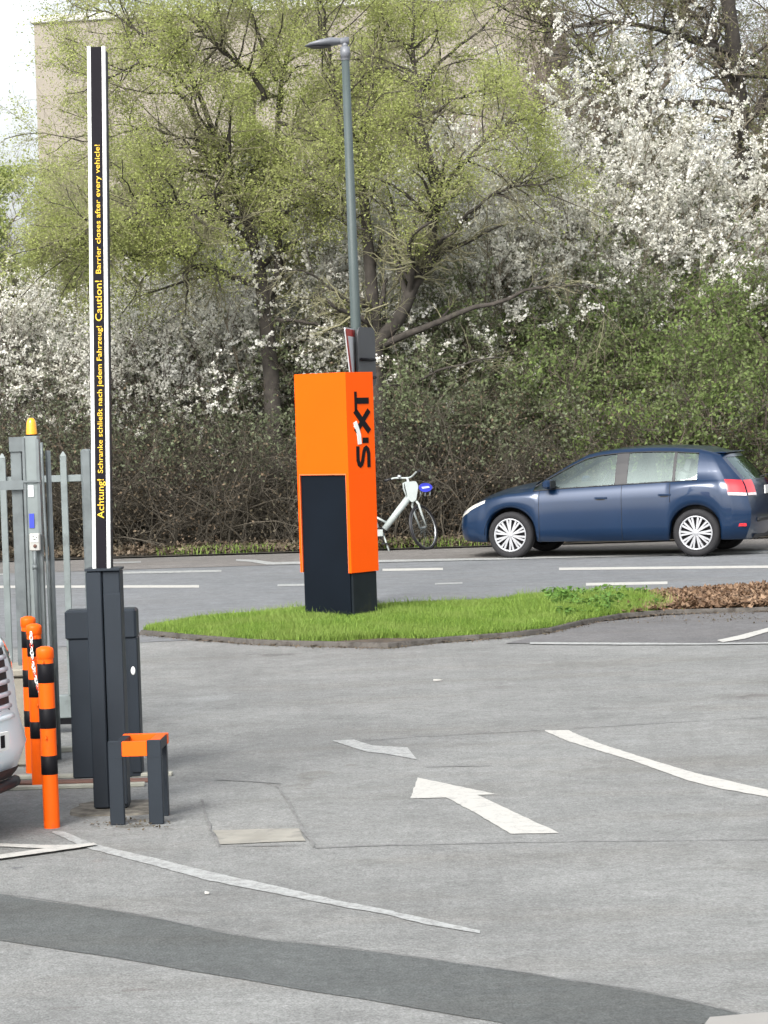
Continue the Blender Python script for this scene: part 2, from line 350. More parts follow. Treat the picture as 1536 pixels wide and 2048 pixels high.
# seams and cracks
def seam(pts, wd, z=0.006):
    q = [G(x, y) for x, y in pts]; pp = []
    for a, b in zip(q, q[1:]):
        k = max(2, int((b-a).length/0.15))
        for j in range(k): pp.append(a.lerp(b, j/k) + Vector((random.uniform(-1, 1), random.uniform(-1, 1), 0))*0.008)
    pp.append(q[-1])
    up = []; dn = []
    for i, p in enumerate(pp):
        t = (pp[min(i+1, len(pp)-1)] - pp[max(i-1, 0)]).normalized(); nn = Vector((-t.y, t.x, 0)); ww = wd*random.uniform(.5, 1.2)
        up.append(p + nn*ww/2); dn.append(p - nn*ww/2)
    b = MB(); k = len(pp)
    b.add([(v.x, v.y, z) for v in up + dn], [(i, i+1, k+i+1, k+i) for i in range(k-1)])
    return tag(b.build('tar_seam', M['seam']), kind='structure')
seam([(630, 1697), (768, 1692), (1100, 1685), (1536, 1680), (1800, 1676)], 0.015)
seam([(720, 1483), (840, 1474), (1090, 1461), (1440, 1440), (1700, 1428)], 0.013)
seam([(553, 1572), (575, 1600), (600, 1650), (628, 1696)], 0.014)
seam([(405, 1600), (412, 1640), (440, 1695), (600, 1692)], 0.014)
seam([(430, 1560), (560, 1568)], 0.02)
seam([(850, 1535), (985, 1532)], 0.02)
seam([(0, 1788), (240, 1823), (500, 1875), (768, 1906), (975, 1935), (1198, 1970), (1345, 1995), (1480, 2028)], 0.008)

# gate threshold: two steel channel edges and brick-red channel between (runs along the gate)
def ground_box(a, b, wd, z0, z1, name, m, parent=None):
    a = Vector((a[0], a[1], 0)); b = Vector((b[0], b[1], 0)); d = (b-a); L = d.length; ang = math.atan2(d.y, d.x)
    T = Matrix.Translation(a) @ Matrix.Rotation(ang, 4, 'Z')
    k = MB(); k.box(0, -wd/2, z0, L, wd/2, z1, bev=0.004, M=T); return k.build(name, m, parent)
M['rail_edge'] = mat('pale_channel_edge', (0.34, 0.34, 0.29), 0.8, 0.2, 10)
M['rust'] = mat('rusty_channel', (0.13, 0.07, 0.055), 0.9, 0.3, 12)
tr = thing('gate_track', 'pale and rusty floor channel crossing the asphalt behind the near cabinet', 'gate track', G(120, 1572))
def rel(o, root):
    o.parent = root; o.matrix_parent_inverse = Matrix.Translation(root.location).inverted() if root.rotation_euler.z == 0 else root.matrix_basis.inverted(); return o
rel(ground_box(G(-160, 1563), G(345, 1551), 0.06, 0, 0.022, 'channel_edge', M['rail_edge']), tr)
rel(ground_box(G(-160, 1572), G(330, 1562), 0.10, 0, 0.014, 'channel', M['rust']), tr)
rel(ground_box(G(-160, 1586), G(290, 1572), 0.05, 0, 0.022, 'channel_edge', M['rail_edge']), tr)
ground_box(G(60, 1508), G(175, 1500), 0.08, 0, 0.03, 'kerb_edging', M['rail_edge'])['kind'] = 'structure'

# ------------------------------------------------------------------ planting island
near_edge = [(285, 1270), (400, 1281), (520, 1290), (650, 1294), (775, 1297), (900, 1284), (1010, 1276), (1100, 1266), (1160, 1251), (1240, 1237), (1330, 1229), (1536, 1224), (1800, 1218), (2100, 1212)]
far_edge = [(2100, 1168), (1800, 1175), (1536, 1186), (1330, 1198), (1180, 1202), (1060, 1207), (850, 1221), (600, 1233), (440, 1244), (350, 1254), (295, 1263)]
isl = [G(*p) for p in near_edge] + [G(*p) for p in far_edge]
def in_poly(X, Y, poly):
    inside = np.zeros(len(X), bool); n = len(poly); j = n-1
    for i in range(n):
        xi, yi, xj, yj = poly[i][0], poly[i][1], poly[j][0], poly[j][1]
        c = ((yi > Y) != (yj > Y)) & (X < (xj-xi)*(Y-yi)/(yj-yi+1e-12) + xi)
        inside ^= c; j = i
    return inside
def edge_dist(X, Y, poly):
    d = np.full(len(X), 1e9); n = len(poly)
    for i in range(n):
        a = poly[i]; b = poly[(i+1) % n]; ax, ay, bx, by = a[0], a[1], b[0], b[1]
        t = np.clip(((X-ax)*(bx-ax)+(Y-ay)*(by-ay))/((bx-ax)**2+(by-ay)**2+1e-12), 0, 1)
        d = np.minimum(d, np.hypot(X-ax-t*(bx-ax), Y-ay-t*(by-ay)))
    return d
def island_z(X, Y): return 0.03 + 0.05*np.clip(edge_dist(X, Y, isl)/0.9, 0, 1)**0.7
xs = np.arange(-3.2, 9.4, 0.12); ys = np.arange(21.5, 29.8, 0.12); gx, gy = np.meshgrid(xs, ys); gx = gx.ravel(); gy = gy.ravel()
cx = gx + .06; cy = gy + .06; ok = in_poly(cx, cy, isl)
cx = gx[ok]; cy = gy[ok]
quads = np.stack([np.stack([cx + a, cy + b], 1) for a, b in ((0, 0), (.12, 0), (.12, .12), (0, .12))], 1).reshape(-1, 2)
qz = island_z(quads[:, 0], quads[:, 1]) * np.where(in_poly(quads[:, 0], quads[:, 1], isl), 1, 0.3)
me = np_mesh('island_soil', np.column_stack([quads, qz]), np.arange(len(quads)), 4)
tag(link('planting_bed', me, M['soil']), kind='structure')
# grass blades
def blades(name, X, Y, Z, h, wd, lean, m):
    n = len(X); a = rng.uniform(0, 2*np.pi, n); dx, dy = np.cos(a), np.sin(a); la = rng.uniform(0, 2*np.pi, n); le = rng.uniform(0, lean, n)*h
    b1 = np.column_stack([X - dx*wd/2, Y - dy*wd/2, Z]); b2 = np.column_stack([X + dx*wd/2, Y + dy*wd/2, Z])
    m1 = np.column_stack([X - dx*wd*.35 + np.cos(la)*le*.35, Y - dy*wd*.35 + np.sin(la)*le*.35, Z + h*.6]); m2 = m1 + np.column_stack([dx*wd*.7, dy*wd*.7, 0*X])
    t = np.column_stack([X + np.cos(la)*le, Y + np.sin(la)*le, Z + h])
    V = np.stack([b1, b2, m2, m1, t], 1).reshape(-1, 3); b = np.arange(n)[:, None]*5
    tris = np.concatenate([b + np.array([0, 1, 2]), b + np.array([0, 2, 3]), b + np.array([3, 2, 4])], 1).reshape(-1, 3)
    return link(name, np_mesh(name, V, tris, 3), m)
M['grass'] = leaf_mat('grass_blades', (0.09, 0.18, 0.025), (0.26, 0.38, 0.07), (0.22, 0.31, 0.07), 0.3, 2.2)
gX1, _ = G(1200, 1215).x, 0
def scatter(n, x0, x1, y0, y1):
    X = rng.uniform(x0, x1, n); Y = rng.uniform(y0, y1, n); k = in_poly(X, Y, isl); return X[k], Y[k]
X, Y = scatter(800000, -3.2, 4.0, 21.8, 29)
dd = edge_dist(X, Y, isl)
lim = G(1290, 1215).x
keep = (X < lim + rng.normal(0, .12, len(X))) & (rng.uniform(0, 1, len(X)) < np.clip(.25 + dd*8, 0, 1))
X, Y, dd = X[keep], Y[keep], dd[keep]
n_ = np.sin(X*3.1 + 1.2*np.sin(Y*2.3)) * np.cos(Y*2.7 + X) ; h = (0.038 + 0.03*rng.random(len(X)) + 0.018*n_)*np.where(X > 1.3, 1.25, 1) * np.where(rng.random(len(X)) < .03, 1.8, 1)
g_ = blades('grass', X, Y, island_z(X, Y), h, 0.0065, 0.9, M['grass'])
tag(g_, 'bright green spring lawn on the kerbed island around the totem', 'grass', kind='stuff')
# kerb along the near edge
b = MB(); ke = [G(x, y) for x, y in near_edge]; kk = len(ke)
vs = []
for i, p in enumerate(ke):
    t = (ke[min(i+1, kk-1)] - ke[max(i-1, 0)]).normalized(); nn = Vector((t.y, -t.x, 0))
    for off, z in ((0.03, 0), (0.02, .04), (0.012, .048), (-.04, .048), (-.05, .0)):
        vs.append((p.x + nn.x*off, p.y + nn.y*off, z))
b.add(vs, [(i*5+k, (i+1)*5+k, (i+1)*5+k+1, i*5+k+1) for i in range(kk-1) for k in range(4)])
tag(b.build('kerb', M['kerbstone']), kind='structure')

# ------------------------------------------------------------------ plant makers (numpy)
def norm(a): return a/(np.linalg.norm(a, axis=-1, keepdims=True) + 1e-9)
def tubes(PL, RD, S):
    """PL (N,K,3) polylines, RD (N,K) radii -> verts, quads"""
    N, K, _ = PL.shape
    T = np.empty_like(PL); T[:, 1:-1] = PL[:, 2:] - PL[:, :-2]; T[:, 0] = PL[:, 1] - PL[:, 0]; T[:, -1] = PL[:, -1] - PL[:, -2]; T = norm(T)
    ref = np.where(np.abs(T[:, :1, 2:3]) < .8, np.array([[[0, 0, 1.]]]), np.array([[[1., 0, 0]]]))
    U = norm(np.cross(T, np.broadcast_to(ref, T.shape))); W = np.cross(T, U)
    a = np.arange(S)*2*np.pi/S
    V = PL[:, :, None] + RD[:, :, None, None]*(U[:, :, None]*np.cos(a)[None, None, :, None] + W[:, :, None]*np.sin(a)[None, None, :, None])
    idx = np.arange(N*K*S).reshape(N, K, S); nx = np.roll(idx, -1, axis=2)
    Q = np.stack([idx[:, :-1], nx[:, :-1], nx[:, 1:], idx[:, 1:]], -1).reshape(-1, 4)
    return V.reshape(-1, 3), Q
def tube_obj(name, sets, m, parent):
    Vs = []; Qs = []; b = 0
    for PL, RD, S in sets:
        V, Q = tubes(PL, RD, S); Vs.append(V); Qs.append(Q + b); b += len(V)
    return link(name, np_mesh(name, np.concatenate(Vs), np.concatenate(Qs), 4, True), m, parent)
def resample(pl, K):
    pl = np.array(pl, float); d = np.r_[0, np.cumsum(np.linalg.norm(np.diff(pl, axis=0), axis=1))]
    t = np.linspace(0, d[-1], K)
    # Catmull-like smoothing by interpolation on each axis
    return np.column_stack([np.interp(t, d, pl[:, i]) for i in range(3)])
def grow(PL, RD, n, ln, ang=(35, 75), up=0.1, wob=0.25, K=6, t0=.25, t1=1.0, rf=.55, rmax=.05, rmin=.003, bias=None, weight=None):
    N, Kp, _ = PL.shape
    L = np.linalg.norm(np.diff(PL, axis=1), axis=2).sum(1); wgt = L if weight is None else weight; wgt = wgt/wgt.sum()
    i = rng.choice(N, n, p=wgt); t = rng.uniform(t0, t1, n)*(Kp-1)*.999; k = t.astype(int); f = (t-k)[:, None]
    pos = PL[i, k]*(1-f) + PL[i, k+1]*f; tan = norm(PL[i, k+1] - PL[i, k]); r = RD[i, k]*(1-f[:, 0]) + RD[i, k+1]*f[:, 0]
    rv = rng.normal(size=(n, 3)); perp = norm(np.cross(tan, rv)); a = np.radians(rng.uniform(*ang, n))[:, None]
    d = norm(tan*np.cos(a) + perp*np.sin(a) + np.array([0, 0, up])*1.0 + (0 if bias is None else np.array(bias)))
    lens = ln*rng.uniform(.55, 1.3, n)*(1.15 - .5*rng.random(n)); st = (lens/(K-1))[:, None]
    out = np.empty((n, K, 3)); out[:, 0] = pos; cur = pos
    for j in range(1, K):
        d = norm(d + rng.normal(size=(n, 3))*wob + np.array([0, 0, up])*.25); cur = cur + d*st; out[:, j] = cur
    r0 = np.clip(r*rf, rmin, rmax)[:, None]; rad = r0*np.linspace(1, .35, K)[None]
    return out, np.maximum(rad, rmin*.6)
def leaves_on(PL, per, size, spread=0.04, t0=.15, flat=0.0, aspect=1.7, droop=0.0, gap=0.0, gseed=0.0, zmin=None):
    """diamond leaf faces scattered along polylines"""
    N, K, _ = PL.shape; n = int(N*per)
    i = rng.integers(0, N, n); t = rng.uniform(t0, 1, n)*(K-1)*.999; k = t.astype(int); f = (t-k)[:, None]
    c = PL[i, k]*(1-f) + PL[i, k+1]*f + rng.normal(size=(n, 3))*spread
    c[:, 2] -= droop*rng.random(n)
    if zmin is not None:
        c = c[c[:, 2] + rng.normal(0, .25, n) + .35*np.sin(c[:, 0]*2.1) > zmin]; n = len(c)
    if gap:
        q = c + gseed
        f_ = np.sin(q[:, 0]*3.1 + 1.7*np.sin(q[:, 2]*2.3 + q[:, 1])) + np.sin(q[:, 2]*4.7 + 1.3*np.sin(q[:, 0]*1.9)) + .8*np.sin(q[:, 1]*3.3 + q[:, 0]*1.3) + .7*np.sin(q[:, 0]*7.9 + q[:, 2]*6.1)
        kp = f_ + rng.normal(0, .7, n) > gap; c = c[kp]; n = len(c)
    a = norm(rng.normal(size=(n, 3))); a[:, 2] *= (1-flat); a = norm(a)
    b = norm(np.cross(a, rng.normal(size=(n, 3)) + np.array([0, 0, 2*flat])))
    s = size*rng.uniform(.55, 1.35, n)[:, None]
    fold = norm(np.cross(a, b))*s*.18
    V = np.stack([c - a*s*aspect/2, c + b*s/2 + fold, c + a*s*aspect/2, c - b*s/2 + fold], 1).reshape(-1, 3)
    return V
def leaf_obj(name, V, m, parent): return link(name, np_mesh(name, V, np.arange(len(V)), 4), m, parent)
def poly_px(pts, Y, K, jit=0.0, dY=0.0):
    """limb traced in the photograph, standing Y metres away, wandering dY in depth"""
    q = []
    for j, (x, y) in enumerate(pts): q.append(P(x, y, Y + dY*(j/(len(pts)-1))**1.2))
    r = resample(q, K); r[1:-1] += rng.normal(size=(K-2, 3))*jit
    return r

BARK = mat('bark_dark', (0.048, 0.042, 0.036), 0.95, 0.35, 8, bump=0.9, bscale=18, dirt=(0.075, 0.075, 0.05), dscale=3, dpos=.6)
BARK2 = mat('bark_grey', (0.15, 0.125, 0.10), 0.95, 0.35, 8, bump=0.9, bscale=18, dirt=(0.09, 0.10, 0.05), dscale=3, dpos=.52)
TWIG_D = mat('twigs_brown', (0.125, 0.102, 0.082), 0.95, 0.4, 2)
TWIG_L = mat('twigs_young_olive', (0.24, 0.23, 0.14), 0.95, 0.35, 1)
TWIG_G = mat('twigs_greyolive', (0.20, 0.175, 0.13), 0.95, 0.35, 1)
LF_OLIVE = leaf_mat('young_olive_leaves', (0.33, 0.38, 0.12), (0.50, 0.55, 0.20), (0.40, 0.44, 0.17), .5, .6)
LF_YG = leaf_mat('yellow_green_leaves', (0.32, 0.39, 0.13), (0.46, 0.52, 0.20), (0.36, 0.41, 0.16), .5, .6)
LF_GREEN = leaf_mat('green_leaves', (0.13, 0.20, 0.06), (0.27, 0.35, 0.115), (0.17, 0.215, 0.09), .45, .7)
LF_GREY = leaf_mat('greygreen_leaves', (0.11, 0.135, 0.075), (0.22, 0.25, 0.15), (0.15, 0.17, 0.11), .4, .8)
LF_IVY = leaf_mat('dull_olive_leaves', (0.16, 0.18, 0.07), (0.28, 0.30, 0.13), (0.19, 0.19, 0.10), .45, .8)
LF_MID = leaf_mat('muted_green_leaves', (0.14, 0.18, 0.09), (0.27, 0.31, 0.17), (0.18, 0.21, 0.12), .45, .8)
LF_BROWN = leaf_mat('dead_leaves', (0.09, 0.065, 0.045), (0.19, 0.14, 0.09), (0.10, 0.09, 0.06), .15, .6)
BLOSSOM = leaf_mat('white_blossom', (0.80, 0.79, 0.72), (0.90, 0.90, 0.86), (0.72, 0.71, 0.63), .35, 1.2)
LITTER = leaf_mat('leaf_litter', (0.10, 0.058, 0.034), (0.31, 0.21, 0.135), (0.16, 0.10, 0.062), .1, 3)

def tree(name, label, base, limbs, n1, l1, n2, l2, n3, l3, leaf=None, per=6, lsize=.05, spread=.06, group='trees behind the road', bark=BARK, twig=TWIG_G, up=.12, r0=.16, cat='tree', blossom=None, bper=0, bsize=.035, wob=.22, aspect=1.7, flat=0, gap=0.0, zmin=None, low=()):
    """limbs: list of (K,3) arrays, limb 0 is the trunk; radii given with them"""
    root = thing(name, label, cat, base, 0, group)
    off = np.array(base)
    PLm = np.stack([resample(l, 14) for l, r in limbs]) - off; RDm = np.stack([np.linspace(r[0], r[1], 14) for l, r in limbs])
    A, RA = grow(PLm, RDm, n1, l1, (30, 70), up, wob, 8, .2, 1, .6, .07, .012, weight=np.array([(.2 if i in low else 1.0) if i else .25 for i in range(len(limbs))])*np.linalg.norm(np.diff(PLm, axis=1), axis=2).sum(1))
    B, RB = grow(A, RA, n2, l2, (25, 70), up*.8, wob, 6, .15, 1, .6, .03, .006)
    C_, RC = grow(B, RB, n3, l3, (20, 70), up*.6, wob*1.1, 5, .1, 1, .6, .012, .0035)
    tube_obj('trunk', [(PLm, RDm, 10)], bark, root)
    tube_obj('branches', [(A, RA, 5)], bark, root)
    tube_obj('twigs', [(B, RB*.8, 4), (C_, RC*.8, 3)], twig, root)
    if leaf: leaf_obj('crown', leaves_on(C_, per, lsize, spread, .1, flat, aspect, 0, gap, base[0], zmin), leaf, root)
    if blossom: leaf_obj('blossom', leaves_on(C_, bper, bsize, .022, .05, 0, 1.1), blossom, root)
    return root
def shrub(name, label, cx, cy, wx, wy, hgt, nst, n2, n3, leaf=None, per=5, lsize=.05, spread=.05, blossom=None, bper=0, bsize=.03, group='shrubs along the road', cat='shrub', twig=TWIG_D, fan=.35, bt=.0, l3=.45, base_z=.02, z0=.0, up=.25, leaf_z=0.0):
    root = thing(name, label, cat, (cx, cy, base_z), 0, group)
    a = rng.uniform(0, 2*np.pi, nst); r = np.sqrt(rng.random(nst)); bx = np.cos(a)*r*wx*.38; by = np.sin(a)*r*wy*.38
    st = np.zeros((nst, 8, 3)); st[:, 0] = np.column_stack([bx, by, 0*bx + z0]); hh = hgt*rng.uniform(.55, 1.0, nst)*(1 - .35*r**2)
    d = norm(np.column_stack([bx/wx*fan*3.2 + rng.normal(0, .18, nst), by/wy*fan*3.2 + rng.normal(0, .18, nst), np.ones(nst)]))
    cur = st[:, 0]
    for j in range(1, 8):
        d = norm(d + rng.normal(size=(nst, 3))*.13 + np.array([0, 0, .04])); cur = cur + d*(hh/7)[:, None]; st[:, j] = cur
    RS = np.linspace(1, .3, 8)[None]*rng.uniform(.012, .035, nst)[:, None]
    B, RB = grow(st, RS, n2, hgt*.28, (25, 75), up*.6, .25, 6, .08, 1, .6, .014, .006)
    C_, RC = grow(B, RB, n3, l3, (20, 75), up*.4, .28, 5, .1, 1, .6, .007, .0035)
    tube_obj('stems', [(st, RS, 5), (B, RB, 4)], twig, root)
    tube_obj('twigs', [(C_, RC, 3)], twig, root)
    if leaf:
        S = C_[C_[:, 0, 2] > leaf_z] if leaf_z else C_
        leaf_obj('foliage', leaves_on(S, per, lsize, spread), leaf, root)
    if blossom:
        # flowers sit on the upper and outer twigs
        sc = C_[:, 2, 2]/hgt + rng.normal(0, .12, len(C_)); S = C_[sc > bt]
        leaf_obj('blossom', leaves_on(S, bper, bsize, .02, .05, 0, 1.1), blossom, root)
    return root

# ------------------------------------------------------------------ building far behind the trees
M['render_tan'] = mat('tan_render', (0.285, 0.258, 0.218), 0.9, 0.06, .3, dirt=(0.26, 0.232, 0.195), dscale=.25, dpos=.55)
M['fascia'] = mat('pale_fascia', (0.55, 0.55, 0.55), .6, .1, 1)
M['metal_grey'] = mat('roof_rail_metal', (0.35, 0.36, 0.37), .4, .1, 3, metal=.6)
BY = 92.0
blt = thing('building', 'tall windowless tan building with pale roof edge behind the trees', 'building', (P(72, 170, BY).x, BY, 0), R(-8))
top = P(70, 32, BY).z
b = MB(); b.box(0, 0, 0, 18.6, 14, top - .28); rel_b = b.build('wall', M['render_tan'], blt)
b = MB(); b.box(-.12, -.12, top - .28, 18.72, 14.12, top, bev=.03); b.build('roof_edge', M['fascia'], blt)
b = MB()
for z in (.3, .6, .9): b.box(10.5, .3, top + z, 18.3, .36, top + z + .09)
for i in range(8): b.box(10.5 + i*1.05, .31, top, 10.56 + i*1.05, .35, top + 1.0)
b.build('roof_railing', M['metal_grey'], blt)

# ------------------------------------------------------------------ trees (limbs traced from the photograph, each tree at its own distance)
Y1 = 40.3
T1 = [(poly_px([(560, 1075), (556, 960), (549, 860), (543, 760), (536, 680), (530, 620), (524, 570), (518, 540)], Y1, 14, .004), (.17, .11)),
      (poly_px([(521, 560), (507, 490), (492, 430), (478, 380), (455, 350), (440, 310), (428, 270), (420, 245), (395, 190), (370, 120)], Y1, 14, .015, -1.0), (.10, .025)),
      (poly_px([(530, 600), (552, 560), (557, 520), (553, 440), (561, 380), (551, 330), (553, 260), (556, 200), (572, 130), (590, 60), (600, -20)], Y1, 14, .015, .6), (.075, .02)),
      (poly_px([(500, 480), (480, 465), (455, 440), (430, 430), (410, 425), (385, 412), (350, 402), (320, 405), (270, 430), (230, 452), (175, 462)], Y1, 14, .012, -2.4), (.06, .012)),
      (poly_px([(525, 570), (480, 560), (448, 546), (425, 541), (395, 532), (365, 515), (345, 505), (290, 512), (250, 505), (215, 490), (170, 496)], Y1, 14, .012, -1.6), (.065, .012)),
      (poly_px([(355, 512), (335, 480), (325, 460), (305, 447), (270, 446), (240, 447), (200, 456), (170, 462)], Y1 - .8, 14, .01, -1.2), (.04, .01)),
      (poly_px([(556, 345), (500, 332), (430, 330), (380, 333), (330, 340), (290, 335), (230, 330), (185, 336)], Y1 + .2, 14, .02, 1.5), (.035, .01)),
      (poly_px([(553, 245), (600, 258), (645, 272), (665, 285), (700, 245), (740, 220)], Y1 - .3, 14, .01, -1.0), (.04, .012)),
      (poly_px([(553, 385), (610, 390), (650, 420), (690, 445), (730, 460)], Y1, 14, .012, -1.4), (.035, .01)),
      (poly_px([(530, 200), (510, 150), (475, 130), (440, 95), (400, 55), (350, 10)], Y1 - .5, 14, .015, -1.0), (.045, .015)),
      (poly_px([(553, 160), (520, 80), (500, 20), (480, -60)], Y1, 14, .015, .8), (.04, .015)),
      (poly_px([(430, 290), (380, 220), (340, 150), (290, 125), (240, 140), (200, 175)], Y1 - .6, 14, .02, -1.2), (.04, .01)),
      (poly_px([(380, 180), (310, 90), (250, 45), (205, 20), (175, 35)], Y1 - .8, 14, .02, .8), (.035, .01)),
      (poly_px([(440, 330), (370, 280), (310, 255), (250, 265), (190, 285)], Y1 - .4, 14, .02, .8), (.03, .01)),
      (poly_px([(510, 500), (470, 500), (460, 465), (455, 440)], Y1, 14, .006, -.6), (.03, .012)),
      (poly_px([(543, 640), (600, 640), (650, 655), (700, 665)], Y1, 14, .012, -.8), (.035, .012))]
base1 = T1[0][0][0].copy(); base1[2] = 0.03; T1[0][0][0][2] = .03
tree('tree', 'young-leaved tree with spreading crown, its forked trunk left of the orange totem', tuple(base1), T1, 260, 1.3, 2600, .66, 13000, .36, LF_OLIVE, 16, .023, .09, up=.02, wob=.2, flat=.3, gap=-.6, zmin=3.7, twig=TWIG_L, low=(15, 8))

Y2 = 39.7
T2 = [(poly_px([(765, 1080), (760, 960), (756, 860), (752, 780), (752, 700), (748, 640), (742, 560), (735, 480), (727, 400), (722, 330)], Y2, 14, .006), (.17, .07)),
      (poly_px([(752, 690), (775, 662), (800, 640), (815, 610), (825, 570), (848, 545), (860, 500), (866, 455), (866, 410), (880, 375), (885, 345)], Y2, 14, .008, -.8), (.12, .05)),
      (poly_px([(752, 695), (785, 680), (830, 662), (880, 642), (920, 622), (970, 610), (1020, 598), (1060, 578), (1100, 572), (1150, 570), (1190, 576)], Y2, 14, .01, -1.4), (.065, .008)),
      (poly_px([(880, 375), (858, 310), (840, 250), (835, 180), (822, 100), (825, 20), (830, -60)], Y2 - .6, 14, .012, .6), (.055, .02)),
      (poly_px([(866, 410), (905, 350), (950, 300), (990, 260), (1050, 235)], Y2 - .6, 14, .012, -1.0), (.045, .012)),
      (poly_px([(815, 600), (800, 540), (785, 480), (790, 430), (770, 360)], Y2 - .2, 14, .012, .6), (.05, .015)),
      (poly_px([(885, 490), (930, 430), (980, 390), (1040, 370), (1100, 368)], Y2 - .5, 14, .012, -1.0), (.03, .01)),
      (poly_px([(758, 770), (820, 770), (880, 740), (940, 725), (1010, 715)], Y2, 14, .012, -1.2), (.03, .008)),
      (poly_px([(727, 400), (715, 330), (690, 300), (660, 290)], Y2, 14, .01, -.6), (.045, .02)),
      (poly_px([(735, 480), (700, 460), (690, 400), (665, 380), (640, 370), (600, 330)], Y2, 14, .012, -.6), (.035, .01)),
      (poly_px([(835, 200), (880, 120), (950, 70), (1000, 20)], Y2 - .4, 14, .02, .9), (.035, .012)),
      (poly_px([(722, 330), (740, 230), (760, 120), (770, 0)], Y2, 14, .02, .5), (.05, .015)),
      (poly_px([(722, 330), (680, 220), (660, 120), (640, 0)], Y2, 14, .02, -.5), (.045, .015)),
      (poly_px([(840, 250), (900, 200), (960, 180), (1010, 150)], Y2 - .4, 14, .02, -.9), (.03, .01)),
      (poly_px([(748, 620), (690, 600), (640, 560), (600, 540), (560, 545)], Y2, 14, .012, -.9), (.03, .01))]
base2 = T2[0][0][0].copy(); base2[2] = 0.03; T2[0][0][0][2] = .03
tree('tree', 'dark many-limbed tree with young leaves, trunk hidden behind the orange totem', tuple(base2), T2, 180, 1.1, 1200, .58, 6000, .34, LF_OLIVE, 22, .023, .09, up=.02, wob=.2, flat=.3, gap=-.3, zmin=4.9, twig=TWIG_L, low=(2, 5, 7, 14))

Y3 = 45.6
T3 = [(poly_px([(1530, 1000), (1525, 850), (1518, 700), (1510, 600), (1500, 540), (1480, 470), (1500, 400), (1480, 300), (1478, 200), (1470, 100), (1450, -40)], Y3, 14, .01), (.27, .12)),
      (poly_px([(1478, 215), (1400, 205), (1350, 208), (1290, 195), (1250, 190), (1210, 150), (1180, 100), (1130, 60)], Y3, 14, .015, -2), (.07, .015)),
      (poly_px([(1475, 110), (1400, 85), (1330, 62), (1260, 48), (1200, 42), (1120, 58), (1050, 40), (980, 0)], Y3, 14, .015, -2), (.06, .012)),
      (poly_px([(1495, 360), (1440, 385), (1390, 385), (1330, 400)], Y3, 14, .012, -1.6), (.045, .012)),
      (poly_px([(1480, 260), (1540, 180), (1600, 90), (1640, 0)], Y3, 14, .02, 1), (.09, .03)),
      (poly_px([(1478, 180), (1430, 90), (1380, 20), (1340, -50)], Y3, 14, .02, 1), (.07, .02)),
      (poly_px([(1490, 450), (1560, 400), (1620, 340), (1700, 280)], Y3, 14, .02, -1), (.09, .02)),
      (poly_px([(1460, 60), (1380, 0), (1300, -60)], Y3, 14, .02, -1), (.05, .02)),
      (poly_px([(1480, 240), (1420, 245), (1350, 235), (1280, 250), (1200, 260)], Y3, 14, .02, -1.5), (.035, .012)),
      (poly_px([(1500, 420), (1400, 440), (1320, 430), (1250, 450)], Y3, 14, .02, -1.4), (.03, .01))]
base3 = T3[0][0][0].copy(); base3[2] = 0.03; T3[0][0][0][2] = .03
tree('tree', 'big bare-branched tree with thick trunk above the back of the blue car', tuple(base3), T3, 260, 1.5, 2400, .75, 11000, .36, LF_IVY, 6, .030, .07, bark=BARK, up=.05, gap=.1)

def wild_tree(name, label, px, Y, topy, spread_px, n1, n2, n3, leaf, per, lsize, lean=0, r=.14, twig=TWIG_D, bark=BARK2, fork=.25, nl=7, group='trees in the wood', bend=.12, base_z=.03, up=.1, **k):
    """an untraced tree: trunk and fanned limbs grown from its base"""
    c = P(px, 1000, Y); base = np.array([c.x, Y, base_z]); H = P(px, topy, Y).z
    tr_ = np.zeros((10, 3)); cur = base.copy(); d = np.array([lean, 0, 1.]); tr_[0] = cur
    for j in range(1, 10):
        d = d + rng.normal(size=3)*.06; d[2] = 1; cur = cur + d*(H*.92/9); tr_[j] = cur
    L = [(tr_, (r, r*.15))]; W = spread_px*Y/F
    for q in range(nl):
        t = fork + (.85 - fork)*rng.random(); s = tr_[int(t*9)]; a = rng.uniform(0, 2*np.pi); ln = W*(1.15 - t*.6)*rng.uniform(.7, 1.1); l = np.zeros((9, 3)); l[0] = s; dd = np.array([np.cos(a), np.sin(a)*.8, .5 + rng.random()*.9])
        for j in range(1, 9):
            dd = dd + rng.normal(size=3)*bend + np.array([0, 0, .06]); l[j] = l[j-1] + dd/np.linalg.norm(dd)*ln/8*1.3
        L.append((l, (r*.5, r*.12)))
    return tree(name, label, tuple(base), L, n1, W*.45, n2, W*.24, n3, W*.11 + .12, leaf, per, lsize, .07, group, bark, twig, up=up, **k)
wild_tree('tree', 'bare brown tree standing between the leafy crown and the blossom', 1010, 52, -90, 260, 120, 1000, 5200, LF_BROWN, .4, .03, r=.13)
wild_tree('tree', 'bare brown tree with upright twigs above the tall white blossom', 1180, 55, -120, 260, 120, 1000, 5200, LF_BROWN, .4, .03, r=.14)
wild_tree('tree', 'slender grey-brown tree behind the right end of the white blossom', 1340, 53, -80, 240, 100, 800, 4200, LF_GREY, 1.0, .035, r=.12)
wild_tree('tree', 'leafy grey-green tree at the right edge of the picture behind the thick trunk', 1560, 58, -160, 300, 90, 800, 4000, LF_GREY, 2.0, .04, r=.18)
wild_tree('tree', 'olive-leaved tree filling the gap behind the lamp post head', 790, 56, -120, 230, 170, 1300, 8000, LF_OLIVE, 20, .036, r=.12, gap=-.8, twig=TWIG_L)
wild_tree('tree', 'olive-leaved tree rising behind the forked trunk and its crown', 520, 58, 60, 170, 160, 1300, 7000, LF_OLIVE, 20, .036, r=.12, gap=-.8, twig=TWIG_L)
